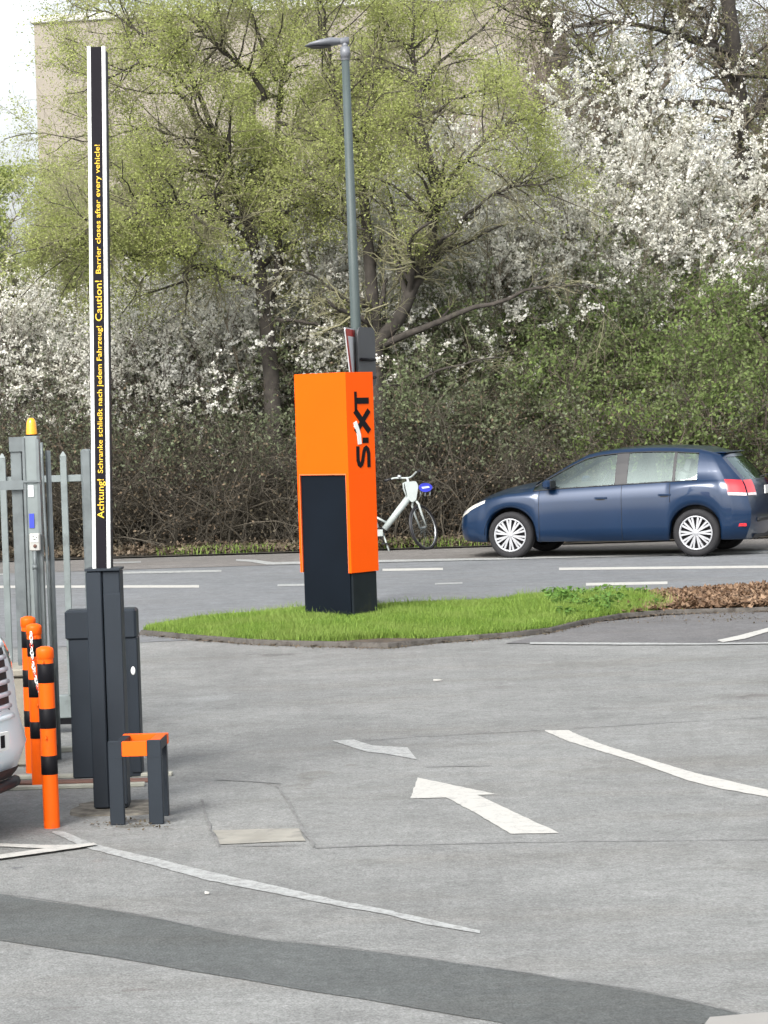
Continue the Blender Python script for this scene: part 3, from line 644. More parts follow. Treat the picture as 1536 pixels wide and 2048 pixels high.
wild_tree('tree', 'bare brown tree with dense fine twigs filling the gap above the white blossom', 1110, 49, -60, 230, 190, 1800, 10000, LF_BROWN, 1.0, .03, r=.11)
wild_tree('tree', 'bare olive-brown tree behind the thick trunk at the upper right', 1440, 50, -90, 230, 150, 1400, 8000, LF_IVY, 3, .032, r=.12)
wild_tree('willow_tree', 'fresh yellow-green tree at the left edge below the open sky', 10, 66, 290, 190, 160, 1400, 8500, LF_YG, 9, .06, r=.16)
wild_tree('willow_tree', 'yellow-green tree low in front of the tan building corner', 170, 60, 360, 170, 150, 1300, 8000, LF_YG, 9, .055, r=.13)
wild_tree('tree', 'leafless tree with fine pale twigs against the sky at the far left', 20, 80, 200, 150, 120, 900, 5000, None, 0, .03, r=.12)
wild_tree('tree', 'olive-leaved tree low behind the barrier arm and left blossom', 310, 46, 300, 200, 150, 1400, 9000, LF_YG, 8, .042, r=.09)

# ------------------------------------------------------------------ shrubs and blossom
def at(px, Y): return P(px, 1000, Y).x
def hgt(px, py, Y): return P(px, py, Y).z
BL = 'blackthorn bushes in flower'
def bush(px, Y, topy, wpx, label, leaf=None, blossom=True, per=3, bper=14, nst=60, n2=1500, n3=9000, bt=.35, **k):
    k.setdefault('l3', .42); k.setdefault('bsize', .034)
    return shrub('blossom_shrub' if blossom else 'shrub', label, at(px, Y), Y, wpx*Y/F, 2.2, hgt(px, topy, Y)*1.12, nst, n2, n3, leaf, per, .038, .05, BLOSSOM if blossom else None, bper,
                 group=BL if blossom else 'green shrubs along the road', cat='shrub', bt=bt, **k)
RB_ = dict(per=1.2, bper=30, bsize=.042, nst=70, n2=1500, n3=11000, twig=TWIG_G)
bush(1090, 43.9, 255, 240, 'tall white-flowering shrub at the left of the big blossom mass', LF_GREY, bt=.45, **RB_)
bush(1225, 44.2, 215, 240, 'tallest white-flowering shrub, in the middle of the big blossom mass above the blue car', LF_GREY, bt=.48, **RB_)
bush(1325, 43.9, 330, 150, 'white-flowering shrub sloping down at the right of the big blossom mass', LF_GREY, bt=.5, **RB_)
bush(960, 42.9, 390, 260, 'white-flowering shrub seen through the limbs right of the lamp post', LF_GREY, per=1.5, bper=30, bsize=.042, n2=1500, n3=10000, bt=.42, twig=TWIG_G)
bush(690, 42.7, 450, 300, 'white-flowering shrub directly behind the lamp post and totem top', LF_GREY, per=1.5, bper=28, bsize=.042, n2=1500, n3=11000, bt=.44, twig=TWIG_G)
bush(85, 42.2, 575, 280, 'white-flowering shrub at the left edge beside the barrier arm', LF_GREY, per=2, bper=22, n2=1500, n3=11000, bt=.5, l3=.34, bsize=.04)
bush(300, 42.4, 600, 260, 'white-flowering shrub just right of the barrier arm', LF_GREY, per=2, bper=20, n2=1500, n3=10000, bt=.52, l3=.34, bsize=.04)
bush(460, 42.9, 590, 240, 'white-flowering shrub around the slim forked trunk', LF_GREY, per=2, bper=20, n2=1400, n3=9000, bt=.52, l3=.34, bsize=.04)
bush(-110, 42.2, 590, 260, 'white-flowering shrub just outside the left of the gate', LF_GREY, per=2, bper=17, n2=900, n3=5000, bt=.5, bsize=.04)
bush(1430, 41.5, 560, 330, 'fresh green shrub mass above the rear of the blue car', LF_GREEN, False, per=11, n2=1900, n3=12000)
bush(1240, 41.2, 640, 280, 'fresh green shrub above the roof of the blue car', LF_GREEN, False, per=10, n2=1600, n3=10000)
bush(1060, 41.8, 600, 300, 'dull green shrub between the totem and the blue car', LF_MID, False, per=13, n2=1600, n3=11000)
bush(870, 41.4, 640, 260, 'dull grey-green shrub just right of the totem', LF_MID, False, per=12, n2=1500, n3=10000)
bush(640, 41.9, 690, 240, 'dull grey-green shrub behind the totem left side', LF_MID, False, per=10, n2=1400, n3=9000)
bush(1490, 39.3, 715, 240, 'low fresh green shrub in the thicket behind the car boot', LF_GREEN, False, per=8, n2=900, n3=5000)
bush(1290, 39.4, 745, 220, 'low fresh green shrub in the thicket behind the car roof', LF_GREEN, False, per=6, n2=800, n3=4000)
bush(1600, 41.8, 560, 300, 'green shrub at the right edge behind the car boot', LF_GREEN, False, per=10, n2=1400, n3=9000)
bush(1190, 42.6, 500, 380, 'tall dark green shrub under the white blossom', LF_GREEN, False, per=8, n2=2000, n3=13000, twig=TWIG_G)

TW_H1 = mat('thorn_stems', (0.085, 0.074, 0.056), .95, .4, 3)
TW_H2 = mat('thorn_twigs', (0.052, 0.046, 0.035), .95, .4, 2)
# low thicket of bare thorn along the road
def thicket(x0, x1, y0, y1, h, nst, n2, n3):
    root = thing('thorn_hedge', 'long brown thicket of bare thorny twigs along the far side of the road', 'hedge', ((x0+x1)/2, (y0+y1)/2, .03))
    mx_, my_ = (x0+x1)/2, (y0+y1)/2
    st = np.zeros((nst, 8, 3)); st[:, 0] = np.column_stack([rng.uniform(x0, x1, nst) - mx_, rng.uniform(y0, y1, nst) - my_, np.zeros(nst)])
    d = norm(np.column_stack([rng.normal(0, .35, nst), rng.normal(-.05, .3, nst), np.ones(nst)])); cur = st[:, 0]; hh = h*rng.uniform(.5, 1.1, nst)
    for j in range(1, 8):
        d = norm(d + rng.normal(size=(nst, 3))*.2 + np.array([0, 0, -.02])); cur = cur + d*(hh/7)[:, None]; st[:, j] = cur
    st[..., 2] = np.abs(st[..., 2])
    RS = np.linspace(1, .3, 8)[None]*rng.uniform(.006, .018, nst)[:, None]
    B, RB = grow(st, RS, n2, .9, (25, 90), -.05, .3, 7, .05, 1, .6, .011, .005)
    C_, RC = grow(B, RB, n3, .42, (25, 90), -.05, .32, 5, .05, 1, .6, .006, .003)
    for q in (B, C_): q[..., 2] = np.abs(q[..., 2]) + .005
    tube_obj('stems', [(st, RS, 5), (B, RB, 4)], TW_H1, root)
    tube_obj('twigs', [(C_, RC, 3)], TW_H2, root)
    low = C_
    leaf_obj('dead_leaves', leaves_on(low, 1.2, .028, .05), LF_BROWN, root)
    hi = C_[C_[:, 2, 2] + rng.normal(0, .35, len(C_)) > 1.45]
    leaf_obj('foliage', leaves_on(hi, 3.4, .034, .05), LF_GREY, root)
    return root
thicket(-9.5, 13, 38.5, 40.9, 2.3, 1600, 12000, 66000)

# dark wood behind: masses the eye cannot count, closing the view at ground level
def wood_mass(name, label, x0, x1, y0, y1, h, n, m, size):
    X = rng.uniform(x0, x1, n); Y = rng.uniform(y0, y1, n); Z = rng.uniform(0, 1, n)*h*(1 + .22*np.sin(X*.9) + .15*np.sin(X*2.3 + 1))
    c = np.column_stack([X, Y, Z]); a = norm(rng.normal(size=(n, 3))); b_ = norm(np.cross(a, rng.normal(size=(n, 3)))); s = size*rng.uniform(.5, 1.4, n)[:, None]
    V = np.stack([c - a*s, c + b_*s*.5, c + a*s, c - b_*s*.5], 1).reshape(-1, 3)
    return tag(leaf_obj(name, V, m, None), label, 'woodland', kind='stuff')
LF_WOOD = leaf_mat('wood_undergrowth', (0.05, 0.05, 0.03), (0.12, 0.115, 0.07), (0.08, 0.085, 0.045), .15, .3)
wood_mass('undergrowth', 'dim brown-green wood closing the view behind the shrubs', -22, 26, 50, 62, 5.5, 90000, LF_WOOD, .11)
LF_WOOD2 = leaf_mat('wood_canopy', (0.12, 0.11, 0.08), (0.22, 0.20, 0.13), (0.16, 0.17, 0.09), .2, .3)

# leaf litter and weeds along the foot of the thicket
def litter(name, label, X, Y, Z, size, m, hgt_=.03):
    n = len(X); c = np.column_stack([X, Y, Z + rng.random(n)*hgt_]); a = norm(np.column_stack([rng.normal(size=n), rng.normal(size=n), rng.normal(size=n)*.45]))
    b_ = norm(np.cross(a, np.column_stack([rng.normal(size=n)*.4, rng.normal(size=n)*.4, np.ones(n)]))); s = size*rng.uniform(.5, 1.4, n)[:, None]
    lift = np.array([0, 0, 1.])*s*.3
    V = np.stack([c - a*s*.7 + lift*.6, c + b_*s*.5, c + a*s*.7 + lift, c - b_*s*.5], 1).reshape(-1, 3)
    return tag(leaf_obj(name, V, m, None), label, 'leaf litter', kind='stuff')
LITTER2 = leaf_mat('verge_litter', (0.06, 0.045, 0.032), (0.22, 0.17, 0.12), (0.09, 0.075, 0.05), .1, 2)
n = 15000; Yl = 37.0 + np.abs(rng.normal(0, .7, n)); litter('leaf_litter', 'fallen brown leaves lying along the foot of the thicket', rng.uniform(-9, 13, n), Yl, .03 + .05*np.clip(Yl - 36.9, 0, 1.5), .05, LITTER2, .05)
n = 9000; X = rng.uniform(-9, 13, n); Y = 36.95 + rng.random(n)*.9; k = np.sin(X*1.7) + np.sin(X*.6 + 2) + rng.normal(0, .5, n) > .9
o = blades('weeds', X[k], Y[k], np.full(k.sum(), .03), .05 + .09*rng.random(k.sum()), .012, .8, M['grass']); tag(o, 'sparse weeds and grass tufts along the foot of the thicket', 'weeds', kind='stuff')
# right end of the island: brown leaf mulch, then low green ground cover
X, Y = scatter(150000, 2.2, 9.3, 22, 29); k = X > lim - .1 + rng.normal(0, .15, len(X)); X, Y = X[k], Y[k]
zz = island_z(X, Y); mound = np.clip((X-lim)/1.0, 0, 1)*.05
litter('leaf_mulch', 'thick brown leaf mulch filling the right end of the kerbed island', X, Y, zz + mound*.4, .05, LITTER, .045)
X, Y = scatter(60000, 1.2, 4.0, 22, 29); k = (X > G(1100, 1230).x) & (X < lim + .05) & (edge_dist(X, Y, isl) > .05); X, Y = X[k], Y[k]
cl = np.sin(X*9 + np.sin(Y*5)*2) * np.cos(Y*4.2 + X*2) ; k = cl + rng.normal(0, .25, len(X)) > .05; X, Y, cl = X[k], Y[k], cl[k]
n = len(X); c = np.column_stack([X, Y, island_z(X, Y) + rng.random(n)*(.07 + .07*np.clip(cl, 0, 1))])
a = norm(rng.normal(size=(n, 3))*np.array([1, 1, .5])); b_ = norm(np.cross(a, rng.normal(size=(n, 3))*.5 + np.array([0, 0, 1.]))); s = .028*rng.uniform(.5, 1.3, n)[:, None]
V = np.stack([c - a*s, c + b_*s*.6, c + a*s, c - b_*s*.6], 1).reshape(-1, 3)
LF_COVER = leaf_mat('cover_leaves', (0.06, 0.13, 0.03), (0.16, 0.30, 0.06), (0.10, 0.2, 0.04), .25, 4)
tag(leaf_obj('ground_cover', V, LF_COVER, None), 'low leafy green plants between the lawn and the brown leaf mulch', 'ground cover', kind='stuff')
# crumbs of grit and leaves along the kerb and on the yard
ke_n = []
for i in range(1400):
    j = random.randrange(len(ke) - 1); p = ke[j].lerp(ke[j+1], random.random()); ke_n.append((p.x + random.gauss(0, .02), p.y - abs(random.gauss(0, .09)) - .035))
for i in range(500):
    p = G(random.uniform(1150, 1700), random.gauss(1238, 5)); ke_n.append((p.x, p.y))
for i in range(60):
    p = G(random.uniform(160, 345), random.gauss(1652, 5)); ke_n.append((p.x, p.y))
ke_n = np.array(ke_n); sz = .013
litter('leaf_debris', 'small dead leaves and grit along the kerb of the island', ke_n[:, 0], ke_n[:, 1], np.full(len(ke_n), .008), sz, LITTER2, .004)

# ================================================================== made things
M['orange'] = mat('orange_panel_paint', (0.90, 0.098, 0.0), 0.45, 0.03, 2, spec=.15, dirt=(0.82, 0.085, 0.0), dscale=1.3, dpos=.6)
M['orange_post'] = mat('orange_post_paint', (0.84, 0.11, 0.004), 0.45, 0.06, 6, spec=.2, dirt=(0.50, 0.085, 0.02), dscale=8, dpos=.57)
M['orange_seam'] = mat('orange_trim', (0.80, 0.16, 0.05), 0.5, 0.05, 4)
M['anthracite'] = mat('anthracite_powder_coat', (0.020, 0.026, 0.034), 0.5, 0.12, 3, spec=.2, dirt=(0.030, 0.036, 0.043), dscale=2.5, dpos=.58)
M['navy_panel'] = mat('dark_navy_panel', (0.004, 0.007, 0.012), 0.55, 0.15, 2, spec=.12)
M['black'] = mat('black_band', (0.006, 0.006, 0.008), 0.55, 0.2, 6, spec=.15)
M['arm_black'] = mat('arm_black', (0.007, 0.006, 0.010), 0.55, 0.15, 3, spec=.15)
M['white'] = mat('white_profile', (0.78, 0.80, 0.78), 0.4, 0.05, 3)
M['yellow'] = mat('yellow_lettering', (0.80, 0.50, 0.03), 0.5, 0.05, 3)
M['galv'] = mat('galvanised_steel', (0.135, 0.155, 0.16), 0.5, 0.18, 9, metal=.2, dirt=(0.10, 0.115, 0.12), dscale=4, dpos=.5)
M['galv_light'] = mat('galvanised_light', (0.19, 0.22, 0.22), 0.5, 0.12, 9, metal=.2, dirt=(0.14, 0.16, 0.16), dscale=6, dpos=.55)
M['pole_grey'] = mat('lamp_post_paint', (0.065, 0.085, 0.085), 0.5, 0.1, 3, spec=.3, dirt=(0.05, 0.07, 0.064), dscale=2, dpos=.55)
M['lamp_grey'] = mat('luminaire_casting', (0.16, 0.17, 0.19), 0.4, 0.1, 5)
M['lamp_lens'] = mat('luminaire_underside', (0.05, 0.052, 0.06), 0.4, 0.1, 5)
M['sign_white'] = mat('sign_white', (0.70, 0.71, 0.73), 0.35, 0.04, 3)
M['sign_red'] = mat('sign_red', (0.50, 0.02, 0.02), 0.35, 0.05, 3)
M['sign_back'] = mat('sign_back_grey', (0.040, 0.043, 0.048), 0.5, 0.1, 4, spec=.3)
M['amber'] = mat('amber_lens', (0.85, 0.36, 0.01), 0.15, 0.05, 20, coat=.6)
M['box_grey'] = mat('box_grey_plastic', (0.38, 0.38, 0.36), .5, .08, 10)
M['blue'] = mat('blue_sticker', (0.03, 0.05, 0.45), .5, .1, 8)
M['label'] = mat('pale_label', (0.55, 0.58, 0.60), .5, .08, 10)
M['chain_red'] = mat('chain_red', (0.65, 0.06, 0.03), .45, .05, 10)

def local_box(root, name, x0, y0, z0, x1, y1, z1, m, bev=.002):
    k = MB(); k.box(x0, y0, z0, x1, y1, z1, bev=bev); return k.build(name, m, root)

# ---- totem sign on the island
tc_ = G(706, 1234, 0.10)
tot = thing('totem_sign', 'tall orange and black pylon standing in the lawn of the island', 'totem sign', (tc_.x, tc_.y, 0.05), R(-40))
W_, D_, Z0, ZC, ZT = .652, .40, .465, 1.405, 2.37
b = MB()
b.box(-W_, 0, ZC, 0, D_, ZT, bev=.0008)
b.box(-W_, 0, Z0, -W_+.03, D_, ZC, bev=.0008); b.box(-.034, 0, Z0, 0, D_, ZC, bev=.0008); b.box(-W_+.031, D_-.03, Z0, -.035, D_, ZC, bev=.0008)
b.build('orange_shell', M['orange'], tot)
b = MB(); b.box(-W_+.032, .016, -.05, -.036, D_-.032, ZC - .003); b.build('black_panel', M['navy_panel'], tot)
b = MB(); b.box(-W_+.045, .03, -.05, -.012, D_-.02, Z0 - .004, bev=.004); b.build('base', mat('base_black', (0.010, 0.014, 0.018), .5, .2, 5, spec=.2, dirt=(0.02, 0.024, 0.02), dscale=6, dpos=.55), tot)
b = MB(); b.box(-W_+.028, -.004, ZC-.006, -.030, .004, ZC+.004); b.box(-.036, -.004, Z0, -.030, .004, ZC-.007); b.box(-W_+.028, -.004, Z0, -W_+.034, .004, ZC-.007); b.build('trim', M['orange_seam'], tot)
def face_pt(tx, ty, d=.003): return Vector((d, .325 - ty, 1.462 + tx*.945))
def ribbon(b, pts, wd, d0=.0005, d1=.005, mi=0):
    pts = [Vector((p[0], p[1], 0)) for p in pts]; n = len(pts); A = []; B = []
    for i, p in enumerate(pts):
        t1 = (p - pts[i-1]).normalized() if i else (pts[1] - p).normalized(); t2 = (pts[i+1] - p).normalized() if i < n-1 else t1
        t = (t1 + t2).normalized(); nn = Vector((-t.y, t.x, 0)); k = wd/2/max(.5, nn.dot(Vector((-t1.y, t1.x, 0))))
        A.append(p + nn*k); B.append(p - nn*k)
    for i in range(n-1):
        q = [A[i], A[i+1], B[i+1], B[i]]
        b.add([face_pt(v.x, v.y, d1) for v in q] + [face_pt(v.x, v.y, d0) for v in q], [(0, 1, 2, 3), (0, 4, 5, 1), (1, 5, 6, 2), (2, 6, 7, 3), (3, 7, 4, 0)], mi)
b = MB()
ribbon(b, [(.215, .180), (.075, .182), (.035, .168), (.022, .148), (.035, .128), (.075, .112), (.15, .094), (.185, .078), (.196, .056), (.18, .034), (.14, .023), (.0, .024)], .044)
ribbon(b, [(.245, .062), (.30, .062)], .085)
ribbon(b, [(.36, .0), (.43, .068), (.46, .098)], .062); ribbon(b, [(.46, .098), (.50, .135), (.575, .205)], .062)
ribbon(b, [(.36, .205), (.43, .13), (.46, .105)], .055, .0005, .0055); ribbon(b, [(.46, .105), (.50, .07), (.575, .0)], .055, .0005, .0055)
ribbon(b, [(.565, .190), (.765, .190)], .034); ribbon(b, [(.672, .172), (.672, 0)], .062)
b.build('lettering', M['black'], tot)
b = MB(); ribbon(b, [(.235, .15), (.33, .158), (.40, .185), (.43, .21)], .052, .0008, .0065); ribbon(b, [(.40, .185), (.46, .212)], .05, .0008, .007); b.build('logo_stroke', M['white'], tot)

# ---- street lamp behind the totem, with the signs it carries
YL = 26.6
lb = P(733, 1205, YL); lt = P(690, 98, YL)
lamp = thing('street_lamp', 'slim grey lamp post with flat luminaire rising behind the orange totem', 'street lamp', (lb.x, YL, 0.05))
O = Vector((lb.x, YL, 0.05)); ax = (lt - O)
b = MB(); b.tube([Vector((0, 0, 0)), ax*.5, ax], [.068, .055, .041], 16); b.build('pole', M['pole_grey'], lamp)
b = MB(); e = ax.normalized(); b.tube([ax - e*.10, ax + e*.02], [.052, .052], 16); b.tube([ax - e*.12, ax - e*.10], [.045, .052], 16, caps=False)
b.tube([ax, ax + e*.075 + Vector((.0, 0, 0))], [.034, .034], 12); b.tube([ax + e*.075 + Vector((.045, 0, .012)), ax + e*.08 + Vector((-.13, -.01, -.005))], [.042, .03], 12)
b.build('bracket', M['lamp_grey'], lamp)
def loft_head(z0, z1, xs_, wd):
    k = MB(); n = len(xs_); vs = []
    for i, x in enumerate(xs_):
        hw, zt, zb = wd[i], z1[i], z0[i]
        for a in range(12):
            th = 2*math.pi*a/12; s_, c_ = math.sin(th), math.cos(th)
            vs.append(ax + Vector((x, hw*c_, (zt+zb)/2 + (zt-zb)/2*(abs(s_)**.7)*(1 if s_ > 0 else -1))))
    k.add(vs, [(i*12+j, i*12+(j+1) % 12, (i+1)*12+(j+1) % 12, (i+1)*12+j) for i in range(n-1) for j in range(12)], 0, True)
    k.add(vs[:12], [tuple(range(12))]); k.add(vs[-12:], [tuple(range(12))]); return k
loft_head([.05, .035, .028, .03, .038], [.115, .125, .105, .075, .045], [-.05, -.14, -.25, -.36, -.425], [.05, .10, .13, .12, .03]).build('luminaire', M['lamp_grey'], lamp)
loft_head([.028, .018, .020, .034], [.034, .028, .030, .037], [-.15, -.24, -.34, -.40], [.07, .10, .10, .03]).build('lens', M['lamp_lens'], lamp)
# give-way sign
phi = R(82); h = Vector((math.cos(phi), math.sin(phi), 0)); nrm = Vector((math.sin(phi), -math.cos(phi), 0))
sc_ = P(703, 657, YL - .25); sroot = thing('give_way_sign', 'red-bordered white triangle sign seen almost edge-on above the orange totem', 'traffic sign', tuple(sc_))
def tri(s, dz): return [(-.45*s, -dz), (.45*s, -dz), (0, -.78*s - dz)]
def rounded(poly, r, n=5):
    out = []; k = len(poly)
    for i in range(k):
        p = Vector(poly[i]); a = (Vector(poly[i-1]) - p).normalized(); c = (Vector(poly[(i+1) % k]) - p).normalized()
        for j in range(n+1):
            t = j/n; q0 = p + a*r*(1-t); q1 = p + c*r*t; out.append(tuple(q0.lerp(q1, t)))
    return out
def plate(name, poly, d0, d1, m, root, hv, nv):
    k = MB(); n = len(poly)
    vs = [hv*x + nv*d0 + Vector((0, 0, z)) for x, z in poly] + [hv*x + nv*d1 + Vector((0, 0, z)) for x, z in poly]
    k.add(vs, [tuple(range(n)), tuple(range(2*n-1, n-1, -1))] + [(i, i+n, (i+1) % n + n, (i+1) % n) for i in range(n)]); return k.build(name, m, root)
plate('backing', rounded(tri(1, 0), .05), -.012, 0, M['sign_white'], sroot, h, nrm)
plate('border', rounded(tri(.965, .012), .05), 0.0015, .003, M['sign_red'], sroot, h, nrm)
plate('face', rounded(tri(.66, .085), .03), 0.0035, .005, M['sign_white'], sroot, h, nrm)
phi2 = R(68); h2 = Vector((math.cos(phi2), math.sin(phi2), 0)); n2_ = Vector((math.sin(phi2), -math.cos(phi2), 0))
s2 = P(733, 657, YL + .02); back = thing('road_sign', 'dark grey sign back with rounded corners, clamped to the lamp post', 'traffic sign', tuple(s2))
plate('panel', rounded([(-.26, 0), (.19, 0), (.19, -.60), (-.26, -.60)], .09), -.02, .0, M['sign_back'], back, h2, n2_)
plate('rim', rounded([(-.27, .012), (.20, .012), (.20, -.61), (-.27, -.61)], .09), .0015, .012, mat('sign_rim', (0.07, 0.074, 0.08), .5, .1, 3), back, h2, n2_)
for z in (-.33, -.52): b = MB(); b.tube([h2*-.25 + n2_*.03 + Vector((0, 0, z)), h2*.14 + n2_*.03 + Vector((0, 0, z))], .016, 8); b.build('clamp', M['black'], back)

# ---- near barrier: slim housing, upright boom
DB = 12.95
nb = G(222, 1621); near_b = thing('barrier', 'near dark grey parking barrier with striped boom raised upright and yellow lettering', 'barrier', (nb.x, nb.y, 0), R(-2))
s_ = F/nb.y; top_z = 2 - (1138 - 17 - 831)/s_
hw = .089
b = MB(); b.box(-hw, 0, .012, -.008, .15, top_z - .012, bev=.006); b.box(-.004, .012, .012, hw - .004, .15, top_z - .012, bev=.005)
b.build('housing', M['anthracite'], near_b)
b = MB(); b.box(.0, -.003, .03, hw, .010, top_z - .125, bev=.003); b.build('door', M['anthracite'], near_b)
b = MB(); b.box(-hw-.004, -.008, top_z - .010, hw, .16, top_z + .003, bev=.002); b.build('lid', M['anthracite'], near_b)
b = MB(); b.box(-.078, .03, -.003, .08, .14, .016); b.build('foot_plate', M['black'], near_b)
# boom
b0 = P(203, 1137, nb.y + .03); b1 = P(192, 92, nb.y + .03)
bl_ = (b1 - b0); L = bl_.length; loc0 = Vector((b0.x, b0.y, b0.z))
yaw = Matrix.Rotation(R(-2), 4, 'Z')
zax = bl_.normalized(); xax = Vector((1, 0, 0)); xax = (xax - zax*xax.dot(zax)).normalized(); yax = zax.cross(xax)
boomM = Matrix(((xax.x, yax.x, zax.x), (xax.y, yax.y, zax.y), (xax.z, yax.z, zax.z))).to_4x4()
boomM = near_b.matrix_basis.inverted() @ Matrix.Translation(loc0) @ boomM
near_b_inv = near_b.matrix_basis.inverted()
boom = MB(); aw = .0465
boom.box(-aw + .019, .003, -.25, aw - .019, .030, L - .004); boom.box(-aw, .031, -.25, aw, .135, L - .014, bev=.003)
ob = boom.build('boom', M['arm_black'], near_b); ob.matrix_basis = boomM
k = MB(); k.box(-aw, 0, -.02, -aw + .0185, .030, L, bev=.002); k.box(aw - .0185, 0, -.02, aw, .030, L, bev=.002); e = k.build('reflective_edge', M['white'], ob)
def text_mesh(name, body, size, m, parent, mtx, extrude=.0006, width=None):
    cu = bpy.data.curves.new(name, 'FONT'); cu.body = body; cu.size = size; cu.extrude = extrude; cu.resolution_u = 3; cu.offset = size*.004
    t = bpy.data.objects.new(name, cu); col.objects.link(t); bpy.context.view_layer.update()
    dg = bpy.context.evaluated_depsgraph_get(); me = bpy.data.meshes.new_from_object(t.evaluated_get(dg)); bpy.data.objects.remove(t)
    xs_ = [v.co.x for v in me.vertices]; w0 = min(xs_); w1 = max(xs_)
    if width:
        for v in me.vertices: v.co.x = (v.co.x - w0)*width/(w1-w0)
    me.materials.clear(); o = link(name, me, m, parent); o.matrix_basis = mtx; return o
def on_boom(py): return (1137 - py)/(1137 - 92)*L
for body, ya, yb, size in (('Achtung!', 1036, 957, .049), ('Schranke schlie\u00dft nach jedem Fahrzeug!', 945, 650, .037), ('Caution!', 640, 559, .049), ('Barrier closes after every vehicle!', 545, 288, .037)):
    z0 = on_boom(ya); Mx = Matrix.Translation((.0155 if size > .04 else .012, .0022, z0)) @ Matrix(((0, -1, 0, 0), (0, 0, -1, 0), (1, 0, 0, 0), (0, 0, 0, 1)))
    text_mesh('lettering', body, size, M['yellow'], ob, Mx, width=on_boom(yb) - z0)

# ---- far barrier housing behind it
fb = G(216, 1556); sf = F/fb.y
far_b = thing('cabinet', 'broad dark grey cabinet with shouldered top behind the slim barrier housing', 'cabinet', (fb.x, fb.y, 0), R(-1))
ht = 2 - (1219 - 17 - 831)/sf; hs_ = 2 - (1279 - 17 - 831)/sf
b = MB(); b.box(-.198, 0, 0, .192, .13, hs_ + .01, bev=.008); b.build('body', M['anthracite'], far_b)
b = MB(); b.box(-.213, -.012, hs_, .190, .14, ht, bev=.012); b.build('hood', M['anthracite'], far_b)
b = MB(); b.box(.140, -.010, .03, .189, .002, hs_ - .012, bev=.003); b.build('door', M['anthracite'], far_b)
b = MB(); b.lathe([(0, .004), (.010, .004), (.0125, 0)], 16, M=Matrix.Translation((.165, -.013, ht - .35)) @ Matrix.Rotation(R(90), 4, 'X') @ Matrix.Diagonal((1, 1.9, 1, 1))); b.build('lock', M['white'], far_b)
# foundation slabs under both
b = MB(); rngp = random.Random(3)
def slab_outline(cx, cy, rx, ry, n=26):
    return [(cx + rx*math.copysign(abs(math.cos(a))**.5, math.cos(a))*rngp.uniform(.84, 1.06), cy + ry*math.copysign(abs(math.sin(a))**.5, math.sin(a))*rngp.uniform(.9, 1.06)) for a in [2*math.pi*i/n for i in range(n)]]
ol = slab_outline(nb.x + .04, nb.y + .06, .25, .26)
b.add([(x, y, 0) for x, y in ol] + [(x*.97 + (nb.x+.03)*.03, y*.97 + (nb.y+.06)*.03, .007) for x, y in ol], [tuple(range(26, 52))] + [(i, (i+1) % 26, 26+(i+1) % 26, 26+i) for i in range(26)])
tag(b.build('foundation', mat('dirty_foundation', (0.13, 0.12, 0.10), .95, .6, 12, bump=.8, bscale=40)), kind='structure')

# ---- hoop guard round the near housing
gb = G(274, 1650); gs = F/gb.y
guard = thing('hoop_guard', 'low dark grey guard frame with orange plates in front of the barrier foot', 'guard', (gb.x, gb.y, 0), R(-3))
gz = 2 - (1483 - 15 - 831)/gs; lw = .073; hx = .134
for sx in (-1, 1):
    x = sx*(hx - lw/2); b = MB(); b.box(x - lw/2, 0, 0, x + lw/2, .032, gz, bev=.004); b.box(x-lw/2-.001, -.001, gz-.085, x + lw/2+.001, .0325, gz-.081); lg = b.build('leg', M['anthracite'], guard)
b = MB(); b.box(-hx + lw - .002, -.004, gz - .078, hx - lw + .002, .028, gz - .004, bev=.002); b.build('front_plate', M['orange_post'], guard)
for xa, xb in ((-hx + .035, -hx + .075), (hx - .058, hx - .006)):
    b = MB(); b.box(xa, .034, gz - .055, xb, .26, gz - .004, bev=.002); b.build('side_rail', M['anthracite'], guard)
b = MB(); b.box(-hx + .035, .262, gz - .055, hx - .004, .31, gz - .002, bev=.002); b.box(hx-.056, .036, gz - .0035, hx-.008, .26, gz + .001); b.build('rear_plate', M['orange_post'], guard)
b = MB(); b.box(hx - .060, .262, 0, hx - .012, .308, gz - .056); b.build('leg', M['anthracite'], guard)

# ---- bollards
def bollard():
    root = thing('bollard', '', 'bollard', (0, 0, 0), 0, 'orange bollards beside the gate')
    b = MB(); r = .040
    b.lathe([(r, 0), (r, .845)], 28); b.build('post', M['orange_post'], root)
    b = MB(); b.lathe([(r+.0005, .845), (r + .004, .848), (r + .004, .885), (r + .001, .897), (.020, .906), (0, .908)], 28); b.build('cap', M['orange_post'], root)
    for z0, z1 in ((.725, .822), (.498, .598), (.268, .362)):
        b = MB(); b.lathe([(r, z0), (r + .0012, z0 + .001), (r + .0012, z1 - .001), (r, z1)], 28); b.build('black_band', M['black'], root)
    for z in (.838, .46):
        b = MB(); b.tube([(-.004, -r, z), (-.004, -r - .008, z - .002), (-.004, -r - .010, z - .014)], .004, 6); b.build('hook', M['orange_post'], root)
    return root
def copy_tree(o, parent=None):
    c = o.copy(); col.objects.link(c); c.parent = parent
    for ch in [x for x in bpy.data.objects if x.parent == o]: copy_tree(ch, c)
    return c
bo = bollard(); spots = [((104, 1655), 'nearest black-banded orange bollard, standing alone in front of the others', 0.0),
                         ((79, 1572), 'orange bollard with the red and white chain hanging from its top', 0.0), ((66, 1545), 'rearmost orange bollard, mostly hidden behind the one with the chain', 0.0)]
bols = []
for i, (pp, lab, _) in enumerate(spots):
    o = bo if i == 0 else copy_tree(bo); g = G(*pp); o.location = (g.x, g.y, 0); o['label'] = lab; o.rotation_euler = (0, R(.25*(i-1)), R(i*20)); bols.append(g)
